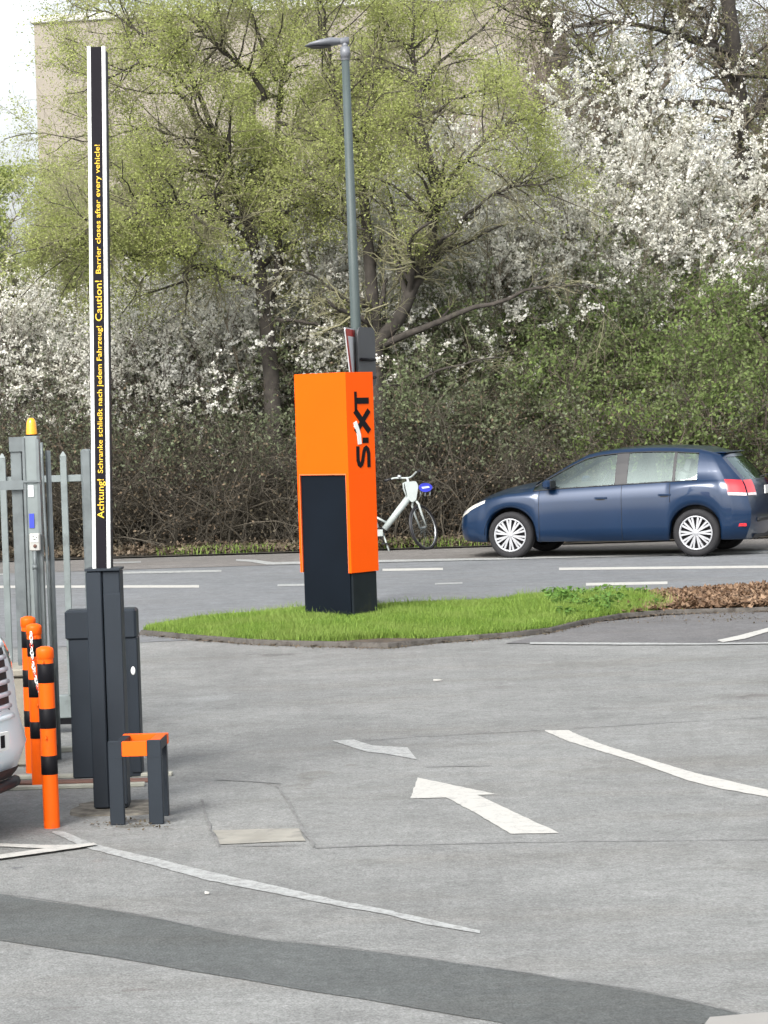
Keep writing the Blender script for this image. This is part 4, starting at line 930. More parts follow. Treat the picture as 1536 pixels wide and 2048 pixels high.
# chain: links alternate red and white
ch_a = P(62, 1264, bols[1].y - .05); ch_b = P(79, 1385, bols[1].y - .09)
chain = thing('chain', 'red and white plastic chain hanging from the middle bollard', 'chain', tuple(ch_a))
nl = 17; bw = MB()
for i in range(nl):
    t = (i + .5)/nl; c = (ch_b - ch_a)*t + Vector((-.012*math.sin(math.pi*t), 0, -.01*math.sin(math.pi*t)))
    a = R(35 if i % 2 else -50); u = (ch_b - ch_a).normalized(); v = Vector((math.cos(a), math.sin(a), 0)); v = (v - u*v.dot(u)).normalized()
    pts = [c + u*.0125*math.cos(q)*1.15 + v*.0085*math.sin(q) for q in [2*math.pi*j/10 for j in range(11)]]
    bw.tube(pts, .0030, 6, mi=int(i % 4 == 3), caps=False)
bw.build('links', [M['white'], M['chain_red']], chain)

# ---- sliding gate and its portal posts
YG = 16.2
def gx_(px, py=900, Y=YG): return P(px, py, Y).x
def gz_(px, py, Y=YG): return P(px, py, Y).z
gate = thing('sliding_gate', 'galvanised picket gate standing open behind the bollards', 'gate', (gx_(172), YG, 0))
ox = gx_(172); zt = gz_(127, 903); 
b = MB(); b.box(-6.2, -.03, .10, .0, .05, .25, bev=.006); b.build('bottom_beam', M['galv_light'], gate)
b = MB(); b.box(-6.2, -.02, .06, -.01, .03, .095); b.build('guide_rail', M['black'], gate)
b = MB(); zr = gz_(127, 957); b.box(-6.2, -.02, zr - .022, -.035, .02, zr + .022, bev=.003); b.build('top_rail', M['galv_light'], gate)
b = MB(); b.box(-.034, -.035, .10, .034, .035, gz_(172, 898), bev=.012); b.build('end_post', M['galv'], gate)
pk = None
for i in range(30):
    x = gx_(127) - ox - i*.197
    k = MB(); w2 = .021
    k.box(x - w2, -.042, .25, x + w2, -.021, zt - .03, bev=.003); k.add([(x-w2, -.042, zt-.03), (x+w2, -.042, zt-.03), (x+w2, -.021, zt-.03), (x-w2, -.021, zt-.03), (x-.004, -.036, zt), (x+.004, -.036, zt), (x+.004, -.028, zt), (x-.004, -.028, zt)],
        [(0, 1, 5, 4), (1, 2, 6, 5), (2, 3, 7, 6), (3, 0, 4, 7), (4, 5, 6, 7)])
    k.build('picket', M['galv_light'], gate)
# portal post with beacon
YP = 14.9
blk = thing('concrete_block', 'weathered pale concrete footing block beside the white car', 'concrete block', (P(52, 1400, YP-.1).x, YP - .1, 0))
b = MB(); zb_ = P(33, 1338, YP - .25).z; b.box(-.11, -.15, 0, .13, .25, zb_ - .05, bev=.015); b.build('block', M['concrete'], blk)
b = MB(); b.box(-.115, -.165, zb_ - .048, .14, .27, zb_, bev=.01); b.build('capping', M['concrete'], blk)
px0 = P(50, 1000, YP).x; port = thing('gate_post', 'galvanised gate portal post carrying an amber beacon and a small control box', 'gate post', (px0, YP, 0))
def px_(px, py): return P(px, py, YP).x - px0
sP = F/YP; ztp = P(60, 872, YP).z; zl = P(33, 878, YP).z
b = MB(); b.box(px_(26, 1000), -.04, zb_, px_(48, 1000), .05, zl, bev=.004); b.box(px_(20, 880), -.052, zl - .075, px_(52, 880), -.042, zl + .012, bev=.003); b.build('left_post', M['galv'], port)
b = MB(); b.box(px_(53, 1000), -.06, 0.0, px_(82, 1000), .06, ztp, bev=.006); b.build('main_post', M['galv_light'], port)
b = MB(); b.box(px_(51, 1000), -.069, zb_, px_(56, 1000), -.062, ztp - .01); b.box(px_(78, 1000), -.067, .3, px_(84, 1000), -.062, ztp - .02); b.build('flange', M['galv'], port)
b = MB(); zc_ = P(60, 968, YP).z; b.box(px_(-40, 965), -.075, zc_ - .03, px_(50, 965), -.071, zc_ + .025); b.box(px_(50, 960), -.078, zc_ + .012, px_(84, 960), -.071, zc_ + .022); b.build('strap', M['galv'], port)
b = MB()
b.tube([(px_(85, 890), -.05, ztp - .04), (px_(86, 920), -.05, ztp - .14), (px_(92, 1000), -.05, 1.2), (px_(97, 1000), -.05, .1)], .009, 8)
b.tube([(px_(96, 950), .03, 0), (px_(96, 950), .03, ztp - .09)], .016, 8)
b.tube([(px_(74, 1100), -.10, P(78, 1100, YP).z), (px_(74, 1100), -.10, P(78, 1128, YP).z), (px_(76, 1100), -.10, .3)], .013, 8)
b.tube([(px_(70, 1130), -.10, P(78, 1132, YP).z), (px_(80, 1130), -.10, P(78, 1132, YP).z)], .018, 8)
b.build('conduit', M['galv'], port)
b = MB(); xb = px_(63, 860); b.lathe([(.036, ztp), (.036, ztp + .006), (.031, ztp + .010)], 20, M=Matrix.Translation((xb, 0, 0))); b.build('beacon_base', M['black'], port)
b = MB(); b.lathe([(.034, ztp + .010), (.033, ztp + .03), (.029, ztp + .075), (.024, ztp + .095), (.014, ztp + .106), (0, ztp + .108)], 20, M=Matrix.Translation((xb, 0, 0))); b.build('beacon', M['amber'], port)
z = P(78, 1100, YP).z; b = MB(); b.box(px_(64, 1080), -.115, z, px_(85, 1080), -.068, z + .105, bev=.006); bx_ = b.build('control_box', M['box_grey'], port)
b = MB(); b.box(px_(67, 1080), -.119, z + .055, px_(82, 1080), -.1155, z + .098); b.build('box_label', M['white'], bx_)
b = MB(); b.box(px_(71, 1080), -.1225, z + .082, px_(73, 1080), -.1195, z + .09); b.box(px_(77, 1080), -.1225, z + .078, px_(79.5, 1080), -.1195, z + .084); b.box(px_(72, 1080), -.1225, z + .066, px_(77, 1080), -.1195, z + .071); b.build('box_marks', M['black'], bx_)
b = MB(); b.lathe([(.0, .006), (.009, .006), (.011, 0)], 14, M=Matrix.Translation((px_(75, 1080), -.116, z + .03)) @ Matrix.Rotation(R(90), 4, 'X')); b.build('button', M['rust'], bx_)
z = P(66, 993, YP).z; b = MB(); b.box(px_(60, 1000), -.0655, z, px_(71, 1000), -.0615, z + .07); b.build('label_plate', M['label'], port)
z = P(66, 1055, YP).z; b = MB(); b.box(px_(60, 1000), -.0655, z, px_(70, 1000), -.0615, z + .085); b.build('blue_sticker', M['blue'], port)
lt_p = P(70, 1080, YP)

# ================================================================== vehicles
M['tyre'] = mat('tyre_rubber', (0.012, 0.012, 0.014), .8, .2, 10)
M['hubcap'] = mat('silver_wheel_trim', (0.42, 0.43, 0.45), .35, .06, 6, metal=.3)
M['dark_well'] = mat('dark_wheel_well', (0.008, 0.008, 0.010), .8, .2, 5)
M['plastic'] = mat('black_plastic', (0.015, 0.016, 0.019), .5, .15, 8)
M['seat'] = mat('grey_seat_cloth', (0.12, 0.12, 0.125), .9, .1, 10)
M['headlamp'] = mat('headlamp_clear', (0.62, 0.60, 0.54), .12, .15, 12, coat=1)
M['tail_red'] = mat('tail_lamp_red', (0.62, 0.02, 0.03), .15, .1, 12, coat=1)
M['tail_white'] = mat('tail_lamp_clear', (0.70, 0.62, 0.62), .15, .1, 12, coat=1)
M['plate'] = mat('number_plate', (0.72, 0.72, 0.70), .4, .03, 4)
M['slat'] = mat('pale_slat', (0.66, 0.66, 0.72), .3, .05, 4, coat=.5)
M['chrome'] = mat('bright_trim', (0.62, 0.64, 0.66), .18, .04, 4, metal=.9)
GLASS = glass_mat('car_glass', (.76, .84, .81), .13)

def car(name, label, cat, S, paint, loc, rz, group=None):
    root = thing(name, label, cat, loc, rz, group)
    L, wf, wb, wr, sill = S['L'], S['xf'], S['xr'], S['r'], S['sill']; RA_ = wr + .05
    I = lambda k, x: float(np.interp(x, S[k][0], S[k][1]))
    xs_ = sorted(set(np.round(np.concatenate([np.linspace(0, .3, 9), np.arange(.3, L - .25, .035), np.linspace(L - .25, L, 8), [S['bp'][0], S['bp'][1], S['cp'][0], S['cp'][1], S['wx'][0], S['wx'][1], S['ws'][0], S['ws'][1]], ]), 4)))
    xn = lambda x, z: x
    def rowset(x):
        pw = I('pw', x); zc = I('zc', x); zwb = I('zwb', x); zwt = max(I('zwt', x), zwb + .012)
        zb = sill
        for wx in (wf, wb):
            if abs(x - wx) < RA_: zb = max(zb, wr + math.sqrt(RA_**2 - (x - wx)**2))
        if x < .25: zb = sill + .02*(1 - x/.25)
        a = min(1, max(0, (zwt - zwb)/.38)); zs = min(zwb, zc - .02)
        yt = (pw - .13)*(1 - a) + min(S['yt'], pw - .13)*a
        h = zs - sill
        def zz(f): return zb + f*(zs - zb)
        flare = .010*math.exp(-((x-wf)/.36)**2) + .010*math.exp(-((x-wb)/.36)**2)
        rows = [(pw - .10, zb + .0), (pw - .018 + flare, zb + .012), (pw + flare*.9, zz(.25)), (pw + flare*.4, zz(.5)), (pw - .004, zz(.74)), (pw - .008, zz(.785)), (pw - .026, zz(.90)), (pw - .055, zz(.975)), (pw - .068, zwb)]
        for t in (.33, .66): rows.append(((pw - .068)*(1-t) + yt*t + .012*a, zwb*(1-t) + zwt*t))
        rows.append((yt, zwt)); rows.append((yt - .03*a - .02, min(zc - .004, zwt + .045*a + .004)))
        y12 = rows[-1][0]
        for f in (.9, .6, .3, 0): rows.append((y12*f, zc - (zc - rows[12][1])*(f**2.2 if f else 0)))
        return rows
    NR = len(rowset(1.0))
    def xrow(x, z):
        if x > L - .75:
            xe = float(np.interp(z, S['rear'][0], S['rear'][1])); t = (x - (L - .75))/.75; return (L - .75)*(1-t) + xe*t
        if x < .6:
            xe = float(np.interp(z, S['nose'][0], S['nose'][1])); t = x/.6; return xe*(1-t) + .6*t
        return x
    body, side_w, ws, rw = MB(), {}, MB(), MB()
    grid = {}
    for sgn in (-1, 1):
        G_ = []
        for x in xs_: G_.append([Vector((xrow(x, z), sgn*y, z)) for y, z in rowset(x)])
        grid[sgn] = G_
        n = len(xs_); bvs = [p for r_ in G_ for p in r_]; bf = []
        glass = {'front_window': [], 'rear_window': [], 'quarter_window': []}; wsf = []
        for i in range(n-1):
            xm = (xs_[i] + xs_[i+1])/2
            for j in range(NR-1):
                q = (i*NR+j, (i+1)*NR+j, (i+1)*NR+j+1, i*NR+j+1)
                tgt = bf
                if 8 <= j <= 10 and S['wx'][0] < xm < S['wx'][1] and I('zwt', xm) - I('zwb', xm) > .03:
                    if xm < S['bp'][0]: tgt = glass['front_window']
                    elif S['bp'][1] < xm < S['cp'][0]: tgt = glass['rear_window']
                    elif xm > S['cp'][1]: tgt = glass['quarter_window']
                    else: tgt = 'pillar'
                if j >= 13 and S['ws'][0] < xm < S['ws'][1]: tgt = wsf
                if tgt == 'pillar': body.add([bvs[k] for k in q], [(0, 1, 2, 3)], 1, False)
                else: tgt.append(q)
        body.add(bvs, bf, 0, True)
        for nm, fs in glass.items():
            if not fs: continue
            used = sorted({k for f in fs for k in f}); mp = {k: i for i, k in enumerate(used)}
            m_ = MB(); m_.add([bvs[k] + Vector((0, -sgn*.006, 0)) for k in used], [tuple(mp[k] for k in f) for f in fs], 0, True); m_.build(nm, GLASS, root)
        used = sorted({k for f in wsf for k in f}); mp = {k: i for i, k in enumerate(used)}
        ws.add([bvs[k] + Vector((0, 0, -.006)) for k in used], [tuple(mp[k] for k in f) for f in wsf], 0, True)
        # dark frame lines round the side glass, black door gaps
        gp = MB(); K = [i for i, x in enumerate(xs_) if S['wx'][0] <= x <= S['wx'][1]]
        gp.tube([G_[i][8] + Vector((0, sgn*.002, 0)) for i in K], .009, 5); gp.tube([G_[i][11] + Vector((0, sgn*.002, 0)) for i in K], .008, 5)
        gp.build('window_seal', M['plastic'], root)
        gp = MB()
        for gxp, j0 in ((S['gaps'][0], 1), (S['gaps'][1], 1), (S['gaps'][2], 3)):
            i = min(range(n), key=lambda k: abs(xs_[k] - gxp)); gp.tube([G_[i][j] + Vector((0, sgn*.0005, 0)) for j in range(j0, 9)], .0035, 4)
        gp.build('door_gap', M['plastic'], root)
    ws.build('windscreen', GLASS, root)
    # ends
    nc = 12
    for end, k in ((0, 0), (1, -1)):
        Lr = grid[-1][k]; Rr = grid[1][k]; rows = []
        for j in range(NR-1):
            r_ = []
            for c in range(nc+1):
                t = c/nc; p = Lr[j].lerp(Rr[j], t); u = 2*t - 1
                bul = S['bulge'][end]*(1 - u*u)**.8 * (1 if end else -1); r_.append(p + Vector((bul, 0, .0)))
            rows.append(r_)
        vs = [p for r_ in rows for p in r_]; f0 = []; fg = []
        for j in range(NR-2):
            if j > 11: break
            for c in range(nc):
                q = (j*(nc+1)+c, j*(nc+1)+c+1, (j+1)*(nc+1)+c+1, (j+1)*(nc+1)+c)
                if end and 8 <= j <= 10 and 1 <= c < nc-1: fg.append(q)
                else: f0.append(q)
        body.add(vs, f0, 0, True)
        if fg:
            us = sorted({q_ for f in fg for q_ in f}); mp = {q_: i_ for i_, q_ in enumerate(us)}
            rw.add([vs[q_] + Vector((-.006, 0, 0)) for q_ in us], [tuple(mp[q_] for q_ in f) for f in fg], 0, True)
        top_l = [Lr[j] for j in range(12, NR)]; top_r = [Rr[j] for j in range(NR-2, 11, -1)]
        edge = rows[12][::-1] if len(rows) > 12 else []
        body.add(top_l + top_r + edge[1:-1], [tuple(range(len(top_l + top_r + edge[1:-1])))], 0, False)
    rw.build('rear_glass', GLASS, root) if rw.v else None
    body.build('body', [paint, M['plastic']], root)
    # floor and wells
    k = MB(); k.box(.15, -.62, sill + .01, L - .2, .62, sill + .10); k.box(wf + RA_ + .02, -.80, sill + .01, wb - RA_ - .02, .80, sill + .09)
    for wx in (wf, wb):
        n = 14; pts = [(wx + (RA_+.012)*math.cos(a), wr + (RA_+.012)*math.sin(a)) for a in [math.pi*i/n for i in range(n+1)]]
        for sg in (-1, 1):
            y0, y1 = sorted((sg*.5, sg*(S['hw'] - .04)))
            vs = [(x, y0, z) for x, z in pts] + [(x, y1, z) for x, z in pts]
            k.add(vs, [(i, i+1, n+2+i, n+1+i) for i in range(n)] + [tuple(range(n+1)) if sg > 0 else tuple(range(n+1, 2*n+2))])
    k.build('underbody', M['dark_well'], root)
    # cabin
    k = MB(); zf = sill + .12
    for sx in (S['seats']):
        for sy in (-.36, .36):
            k.box(sx, sy - .24, zf + .12, sx + .48, sy + .24, zf + .30, bev=.04); T = Matrix.Translation((sx + .46, sy, zf + .28)) @ Matrix.Rotation(R(18), 4, 'Y')
            k.box(-.06, -.22, 0, .06, .22, .52, bev=.05, M=T); k.box(-.04, -.12, .54, .04, .12, .70, bev=.03, M=T)
    k.build('seat', M['seat'], root)
    k = MB(); k.box(S['ws'][0] + .28, -.66, zf + .30, S['ws'][0] + .62, .66, S['zd'], bev=.04); k.box(S['ws'][1] + .95, -.60, sill + .11, L - .25, .60, S['zd'] - .12, bev=.03); k.build('dashboard', M['plastic'], root)
    k = MB(); T = Matrix.Translation((S['ws'][0] + .72, S['drv']*.36, S['zd'] - .02)) @ Matrix.Rotation(R(-65), 4, 'Y')
    k.lathe([(.185 + .014*math.cos(a), .014*math.sin(a)) for a in [2*math.pi*i/6 for i in range(6)]], 20, M=T, closed=True); k.build('steering_wheel', M['plastic'], root)
    # wheels
    def wheel(x, sg):
        y = sg*(S['hw'] - .125); T = Matrix.Translation((x, y, wr)) @ Matrix.Rotation(R(-90)*sg, 4, 'X') @ Matrix.Rotation(random.random()*2, 4, 'Z'); w2 = .10
        rim_r = wr*.71
        w_ = MB(); w_.lathe([(rim_r, -w2), (wr - .03, -w2), (wr - .006, -w2 + .02), (wr, -w2 + .045), (wr, w2 - .045), (wr - .006, w2 - .02), (wr - .03, w2), (rim_r, w2 - .004), (rim_r - .004, w2 - .02), (rim_r - .004, -w2)], 40, M=T, closed=True)
        wo = thing('wheel', '', '', (0, 0, 0)); wo.parent = root
        w_.build('tyre', M['tyre'], wo)
        k2 = MB(); k2.lathe([(rim_r - .002, w2 - .022), (rim_r + .004, w2 + .002), (rim_r - .012, w2 + .004), (rim_r - .02, w2 - .02)], 40, M=T)
        k2.lathe([(0, w2 + .012), (.030, w2 + .010), (.046, w2 - .002), (.05, w2 - .03)], 24, M=T)
        ns = S.get('spokes', 9)
        for s in range(ns):
            for off in (-.11, .11):
                a = 2*math.pi*s/ns; a1 = a + off*.2; a2 = a + off*1.05; 
                def pt(r_, aa, dz, wd): return Vector((r_*math.cos(aa) - wd*math.sin(aa), r_*math.sin(aa) + wd*math.cos(aa), dz))
                r0_, r1_ = .036, rim_r - .008; hw0, hw1 = .010, .0135
                vs = [pt(r0_, a1, w2 + .004, -hw0), pt(r1_, a2, w2 - .004, -hw1), pt(r1_, a2, w2 - .004, hw1), pt(r0_, a1, w2 + .004, hw0),
                      pt(r0_, a1, w2 - .02, -hw0), pt(r1_, a2, w2 - .03, -hw1), pt(r1_, a2, w2 - .03, hw1), pt(r0_, a1, w2 - .02, hw0)]
                k2.add([T @ v for v in vs], [(0, 1, 2, 3), (0, 4, 5, 1), (3, 2, 6, 7), (1, 5, 6, 2)])
        k2.build('rim', M['hubcap'], wo)
        k2 = MB(); k2.lathe([(0, w2 - .055), (rim_r - .006, w2 - .055)], 30, M=T); k2.build('brake', M['dark_well'], wo)
    for x in (wf, wb):
        for sg in (-1, 1): wheel(x, sg)
    # mirrors, handles
    for sg in (-1, 1):
        pw = I('pw', S['mx']); zm = I('zwb', S['mx'] + .1)
        k = MB(); T = Matrix.Translation((S['mx'], sg*(pw + .03), zm + .06)) @ Matrix.Rotation(sg*R(8), 4, 'Z')
        k.box(-.065, -.10, -.055, .06, .10, .065, bev=.03, M=T); mo = k.build('mirror', paint, root)
        k = MB(); k.box(.058, -.085, -.045, .066, .085, .055, bev=.003, M=T); k.box(-.03, -.15*1 if sg > 0 else .06, -.05, .03, -.06 if sg > 0 else .15, -.02, M=T); k.build('mirror_glass', M['plastic'], mo)
        for hx_ in S['handles']:
            ih = min(range(len(xs_)), key=lambda q: abs(xs_[q] - hx_)); p = grid[sg][ih][5]
            k = MB(); k.box(p.x - .085, p.y + sg*.004 - .014, p.z - .012, p.x + .085, p.y + sg*.004 + .014, p.z + .012, bev=.008); hd = k.build('door_handle', S.get('hmat', paint), root)
            k = MB(); k.box(p.x - .06, p.y - .003 + sg*.003, p.z - .030, p.x + .05, p.y + .003 + sg*.003, p.z - .013); k.build('handle_recess', M['plastic'], hd)
    return root, grid, xs_, NR

def skin_patch(grid, xs_, sg, x0, x1, j0, j1, out=.004, z_clip=None):
    """a panel hugging the body side between two stations and two rows"""
    ii = [i for i, x in enumerate(xs_) if x0 <= x <= x1]; k = MB(); g = grid[sg]; vs = []
    for i in ii:
        for j in range(j0, j1+1): vs.append(g[i][j] + Vector((0, sg*out, 0)))
    m = j1-j0+1; k.add(vs, [(a*m+b_, (a+1)*m+b_, (a+1)*m+b_+1, a*m+b_+1) for a in range(len(ii)-1) for b_ in range(m-1)], 0, True)
    return k

BLUE = mat('dark_blue_car_paint', (0.002, 0.019, 0.058), .3, .05, 2, metal=.25, coat=.6, spec=.4)
S = dict(L=4.20, xf=.86, xr=3.438, r=.316, sill=.215, hw=.895, yt=.615,
  pw=([0, .05, .15, .35, .7, 1.2, 3.2, 3.7, 3.95, 4.12, 4.2], [.60, .67, .745, .82, .868, .885, .892, .878, .85, .80, .765]),
  zc=([0, .08, .2, .4, .8, 1.1, 1.2, 1.35, 1.6, 1.85, 2.0, 2.3, 2.7, 3.1, 3.5, 3.9, 4.2], [.72, .77, .82, .88, .975, 1.03, 1.06, 1.13, 1.265, 1.375, 1.42, 1.462, 1.478, 1.472, 1.445, 1.395, 1.35]),
  zwb=([0, .08, .2, .4, .8, 1.15, 1.5, 2.5, 3.4, 3.9, 4.2], [.62, .675, .73, .79, .875, .905, .93, .975, 1.01, 1.02, 1.0]),
  zwt=([0, 1.2, 1.35, 1.5, 1.7, 1.9, 2.1, 2.4, 2.8, 3.1, 3.3, 3.9, 4.2], [.55, .96, 1.05, 1.13, 1.235, 1.325, 1.365, 1.392, 1.40, 1.392, 1.375, 1.335, 1.30]),
  wx=(1.19, 3.46), bp=(2.33, 2.50), cp=(3.12, 3.16), ws=(1.16, 1.98), gaps=(1.28, 2.42, 3.10), seats=(1.75, 2.60), zd=.98, drv=1, mx=1.44, handles=(2.17, 3.02),
  nose=([0, .2, .3, .45, .6, .8], [.16, .12, .09, .07, .10, .18]), rear=([.2, .3, .45, .62, .75, .95, 1.0, 1.30, 1.40], [4.06, 4.12, 4.16, 4.17, 4.13, 4.07, 4.03, 3.76, 3.68]), bulge=(.10, .07), spokes=10)
S['cc'] = 0
fw = G(1025, 1117); YAW = R(21)
# local +x runs from nose to tail; the tail points right and towards the camera
near_side = -1    # local -y faces the camera
dirx = Vector((math.cos(-YAW), math.sin(-YAW), 0)); diry = Vector((-math.sin(-YAW), math.cos(-YAW), 0))
origin = Vector((fw.x, fw.y + .0, 0)) - dirx*S['xf'] + diry*(S['hw'] - .10)
bc, grid, xs_, NR = car('parked_car', 'dark blue hatchback with silver wheel trims standing on the far side of the road', 'car', S, BLUE, (origin.x, origin.y, .006), -YAW)
for sg in (-1, 1):
    # headlamp wrapping the corner, tail lamp, side reflector
    k = MB(); g = grid[sg]; ii = [i for i, x in enumerate(xs_) if x <= .44]; vs = []; m = 5
    for a, i in enumerate(ii):
        t = a/(len(ii)-1); lo, hi = g[i][4], g[i][9] if False else g[i][8]
        z0 = lo.lerp(hi, .30 + .30*t); z1 = lo.lerp(hi, 1.0 - .04*t)
        for q in range(m):
            p = z0.lerp(z1, q/(m-1)); vs.append(p + Vector((-.010*(1-t), sg*(.006 + .012*math.sin(math.pi*q/(m-1))), 0)))
    k.add(vs, [(a*m+b_, (a+1)*m+b_, (a+1)*m+b_+1, a*m+b_+1) for a in range(len(ii)-1) for b_ in range(m-1)], 0, True); k.build('headlight', M['headlamp'], bc)
    for nm, j0, j1, mm in (('tail_light', 5, 8, M['tail_red']), ('reversing_light', 4, 5, M['tail_white'])):
        k = skin_patch(grid, xs_, sg, 3.93, 4.2, j0, j1, .012)
        lr = [g[-1][j] for j in range(j0, j1+1)]; vs = []
        for c in range(6):
            for p in lr: vs.append(p + Vector((.016 + .012*math.sin(c/5*1.5) + .01*c, -sg*(.045*c), 0)))
        nj = len(lr); k.add(vs, [(a*nj+b_, (a+1)*nj+b_, (a+1)*nj+b_+1, a*nj+b_+1) for a in range(5) for b_ in range(nj-1)], 0, True)
        k.build(nm, mm, bc)
    k = skin_patch(grid, xs_, sg, 4.0, 4.15, 2, 2, .01); p = g[-4][2]
    k = MB(); k.box(p.x - .09, p.y + sg*.0 - .012, p.z - .02, p.x + .06, p.y + .012, p.z + .018, bev=.006); k.build('side_reflector', M['tail_red'], bc)
k = MB(); k.box(3.55, -.55, 1.355, 3.80, .55, 1.372, bev=.008); k.build('roof_spoiler', BLUE, bc)
k = MB(); k.box(4.235, -.26, .80, 4.25, .26, .91, bev=.003); pl = k.build('number_plate', M['plate'], bc)
k = MB(); k.box(4.15, -.55, .44, 4.235, .55, .50, bev=.015); k.box(4.09, -.50, .215, 4.16, .50, .27, bev=.02); k.build('bumper_trim', M['plastic'], bc)
k = MB(); vs = []
for z_ in (.50, .55, .60):
    for i_ in range(13):
        u_ = 2*i_/12 - 1; y_ = u_*.42; vs.append(Vector((float(np.interp(z_, S['nose'][0], S['nose'][1])) - .10*(1 - (y_/.60)**2)**.8 - .004, y_, z_)))
k.add(vs, [(q_*13+i_, q_*13+i_+1, (q_+1)*13+i_+1, (q_+1)*13+i_) for q_ in range(2) for i_ in range(12)]); k.build('grille', M['plastic'], bc)
k = MB(); k.tube([(4.13, -.02, 1.02), (4.19, .18, 1.04), (4.17, .42, 1.05)], .010, 6); k.build('rear_wiper', M['plastic'], bc)

# ---- white car, only its nose in view at the left edge
WHITE = mat('white_car_paint', (0.80, 0.89, 0.93), .4, .03, 2, coat=.15, spec=.3)
S2 = dict(S); S2.update(L=4.7, xf=.92, xr=3.72, r=.36, sill=.24, hw=.93, yt=.68,
  pw=([0, .05, .15, .35, .7, 1.2, 3.6, 4.2, 4.6, 4.7], [.66, .74, .81, .87, .91, .925, .925, .91, .86, .82]),
  zc=([0, .08, .2, .4, .8, 1.1, 1.25, 1.4, 1.7, 2.0, 2.3, 2.8, 3.4, 4.2, 4.7], [.99, 1.045, 1.075, 1.10, 1.14, 1.165, 1.19, 1.28, 1.47, 1.60, 1.66, 1.68, 1.67, 1.62, 1.55]),
  zwb=([0, .08, .2, .4, .8, 1.15, 1.5, 2.5, 3.4, 4.0, 4.7], [.91, .965, .99, 1.01, 1.05, 1.075, 1.09, 1.12, 1.14, 1.16, 1.12]),
  zwt=([0, 1.2, 1.4, 1.6, 1.8, 2.0, 2.2, 2.6, 3.0, 3.4, 3.8, 4.7], [.8, 1.09, 1.2, 1.33, 1.44, 1.52, 1.56, 1.59, 1.59, 1.57, 1.53, 1.45]),
  wx=(1.5, 3.9), bp=(2.5, 2.66), cp=(3.45, 3.5), ws=(1.22, 2.1), gaps=(1.4, 2.58, 3.45), seats=(1.85, 2.75), zd=1.1, mx=1.55, handles=(2.3, 3.25),
  nose=([0, .24, .32, .5, .60, .75, .92, 1.02], [.16, .10, .02, .0, .06, .07, .09, .16]), rear=([.2, .5, 1.0, 1.5], [4.6, 4.7, 4.62, 4.35]), bulge=(.12, .06))
YAW2 = R(156)
nose_pt = P(24, 1484, 12.2)
d2 = Vector((math.cos(YAW2), math.sin(YAW2), 0)); e2 = Vector((-math.sin(YAW2), math.cos(YAW2), 0))
org2 = Vector((nose_pt.x - .02, 12.2, 0)) + d2*.04 + e2*.42
wc, g2, x2, _ = car('parked_car', 'white car with bright slatted grille, only its nose in view at the left', 'car', S2, WHITE, (org2.x, org2.y, .006), YAW2)
slats = MB(); dark = MB(); g0m, g0p = g2[-1][0], g2[1][0]
def nose_line(z, out, half, n=16):
    """points across the nose at height z"""
    xe = float(np.interp(z, S2['nose'][0], S2['nose'][1])); w0 = .66; pts = []
    for i in range(n+1):
        u = (2*i/n - 1); y = u*half; uu = y/w0; pts.append(Vector((xe - S2['bulge'][0]*(max(0, 1 - uu*uu))**.8 - out, y, z)))
    return pts
vs = []; m = 8
for q in range(m):
    vs += nose_line(.60 + (.92 - .58)*q/(m-1), .006, .50)
dark.add(vs, [(q*17+i, q*17+i+1, (q+1)*17+i+1, (q+1)*17+i) for q in range(m-1) for i in range(16)]); dark.build('grille', M['plastic'], wc)
for z in (.625, .685, .745, .805, .865):
    k = MB(); k.tube(nose_line(z, .012, .49), .0135, 8); k.build('grille_slat', M['slat'], wc)
k = MB(); k.tube(nose_line(.925, .006, .50), .014, 8); k.tube(nose_line(.575, .006, .50), .014, 8); k.build('grille_frame', WHITE, wc)
k = MB(); vs = []
for q in range(3): vs += nose_line(.27 + .06*q/2, .008, .50)
k.add(vs, [(q*17+i, q*17+i+1, (q+1)*17+i+1, (q+1)*17+i) for q in range(2) for i in range(16)]); k.build('air_intake', M['plastic'], wc)
k = MB(); k.tube(nose_line(.235, .03, .60), .03, 8); k.build('front_lip', M['plastic'], wc)
k = MB(); k.box(-.150, -.26, .44, -.138, .26, .53, bev=.003); plw = k.build('number_plate', M['plate'], wc)
k = MB()
for yy in (-.22, -.16, -.06, 0, .06, .16): k.box(-.1525, yy, .455, -.1502, yy + .035, .515)
k.build('plate_marks', M['black'], plw)
for sg in (-1, 1):
    k = MB(); g = g2[sg]; ii = [i for i, x in enumerate(x2) if x <= .55]; vs = []; m = 5
    for a, i in enumerate(ii):
        t = a/(len(ii)-1); z0 = g[i][4].lerp(g[i][8], .25 + .25*t); z1 = g[i][4].lerp(g[i][8], .97)
        for q in range(m):
            p = z0.lerp(z1, q/(m-1)); vs.append(p + Vector((-.010*(1-t), sg*(.006 + .012*math.sin(math.pi*q/(m-1))), 0)))
    k.add(vs, [(a*m+b_, (a+1)*m+b_, (a+1)*m+b_+1, a*m+b_+1) for a in range(len(ii)-1) for b_ in range(m-1)], 0, True); k.build('headlight', M['headlamp'], wc)

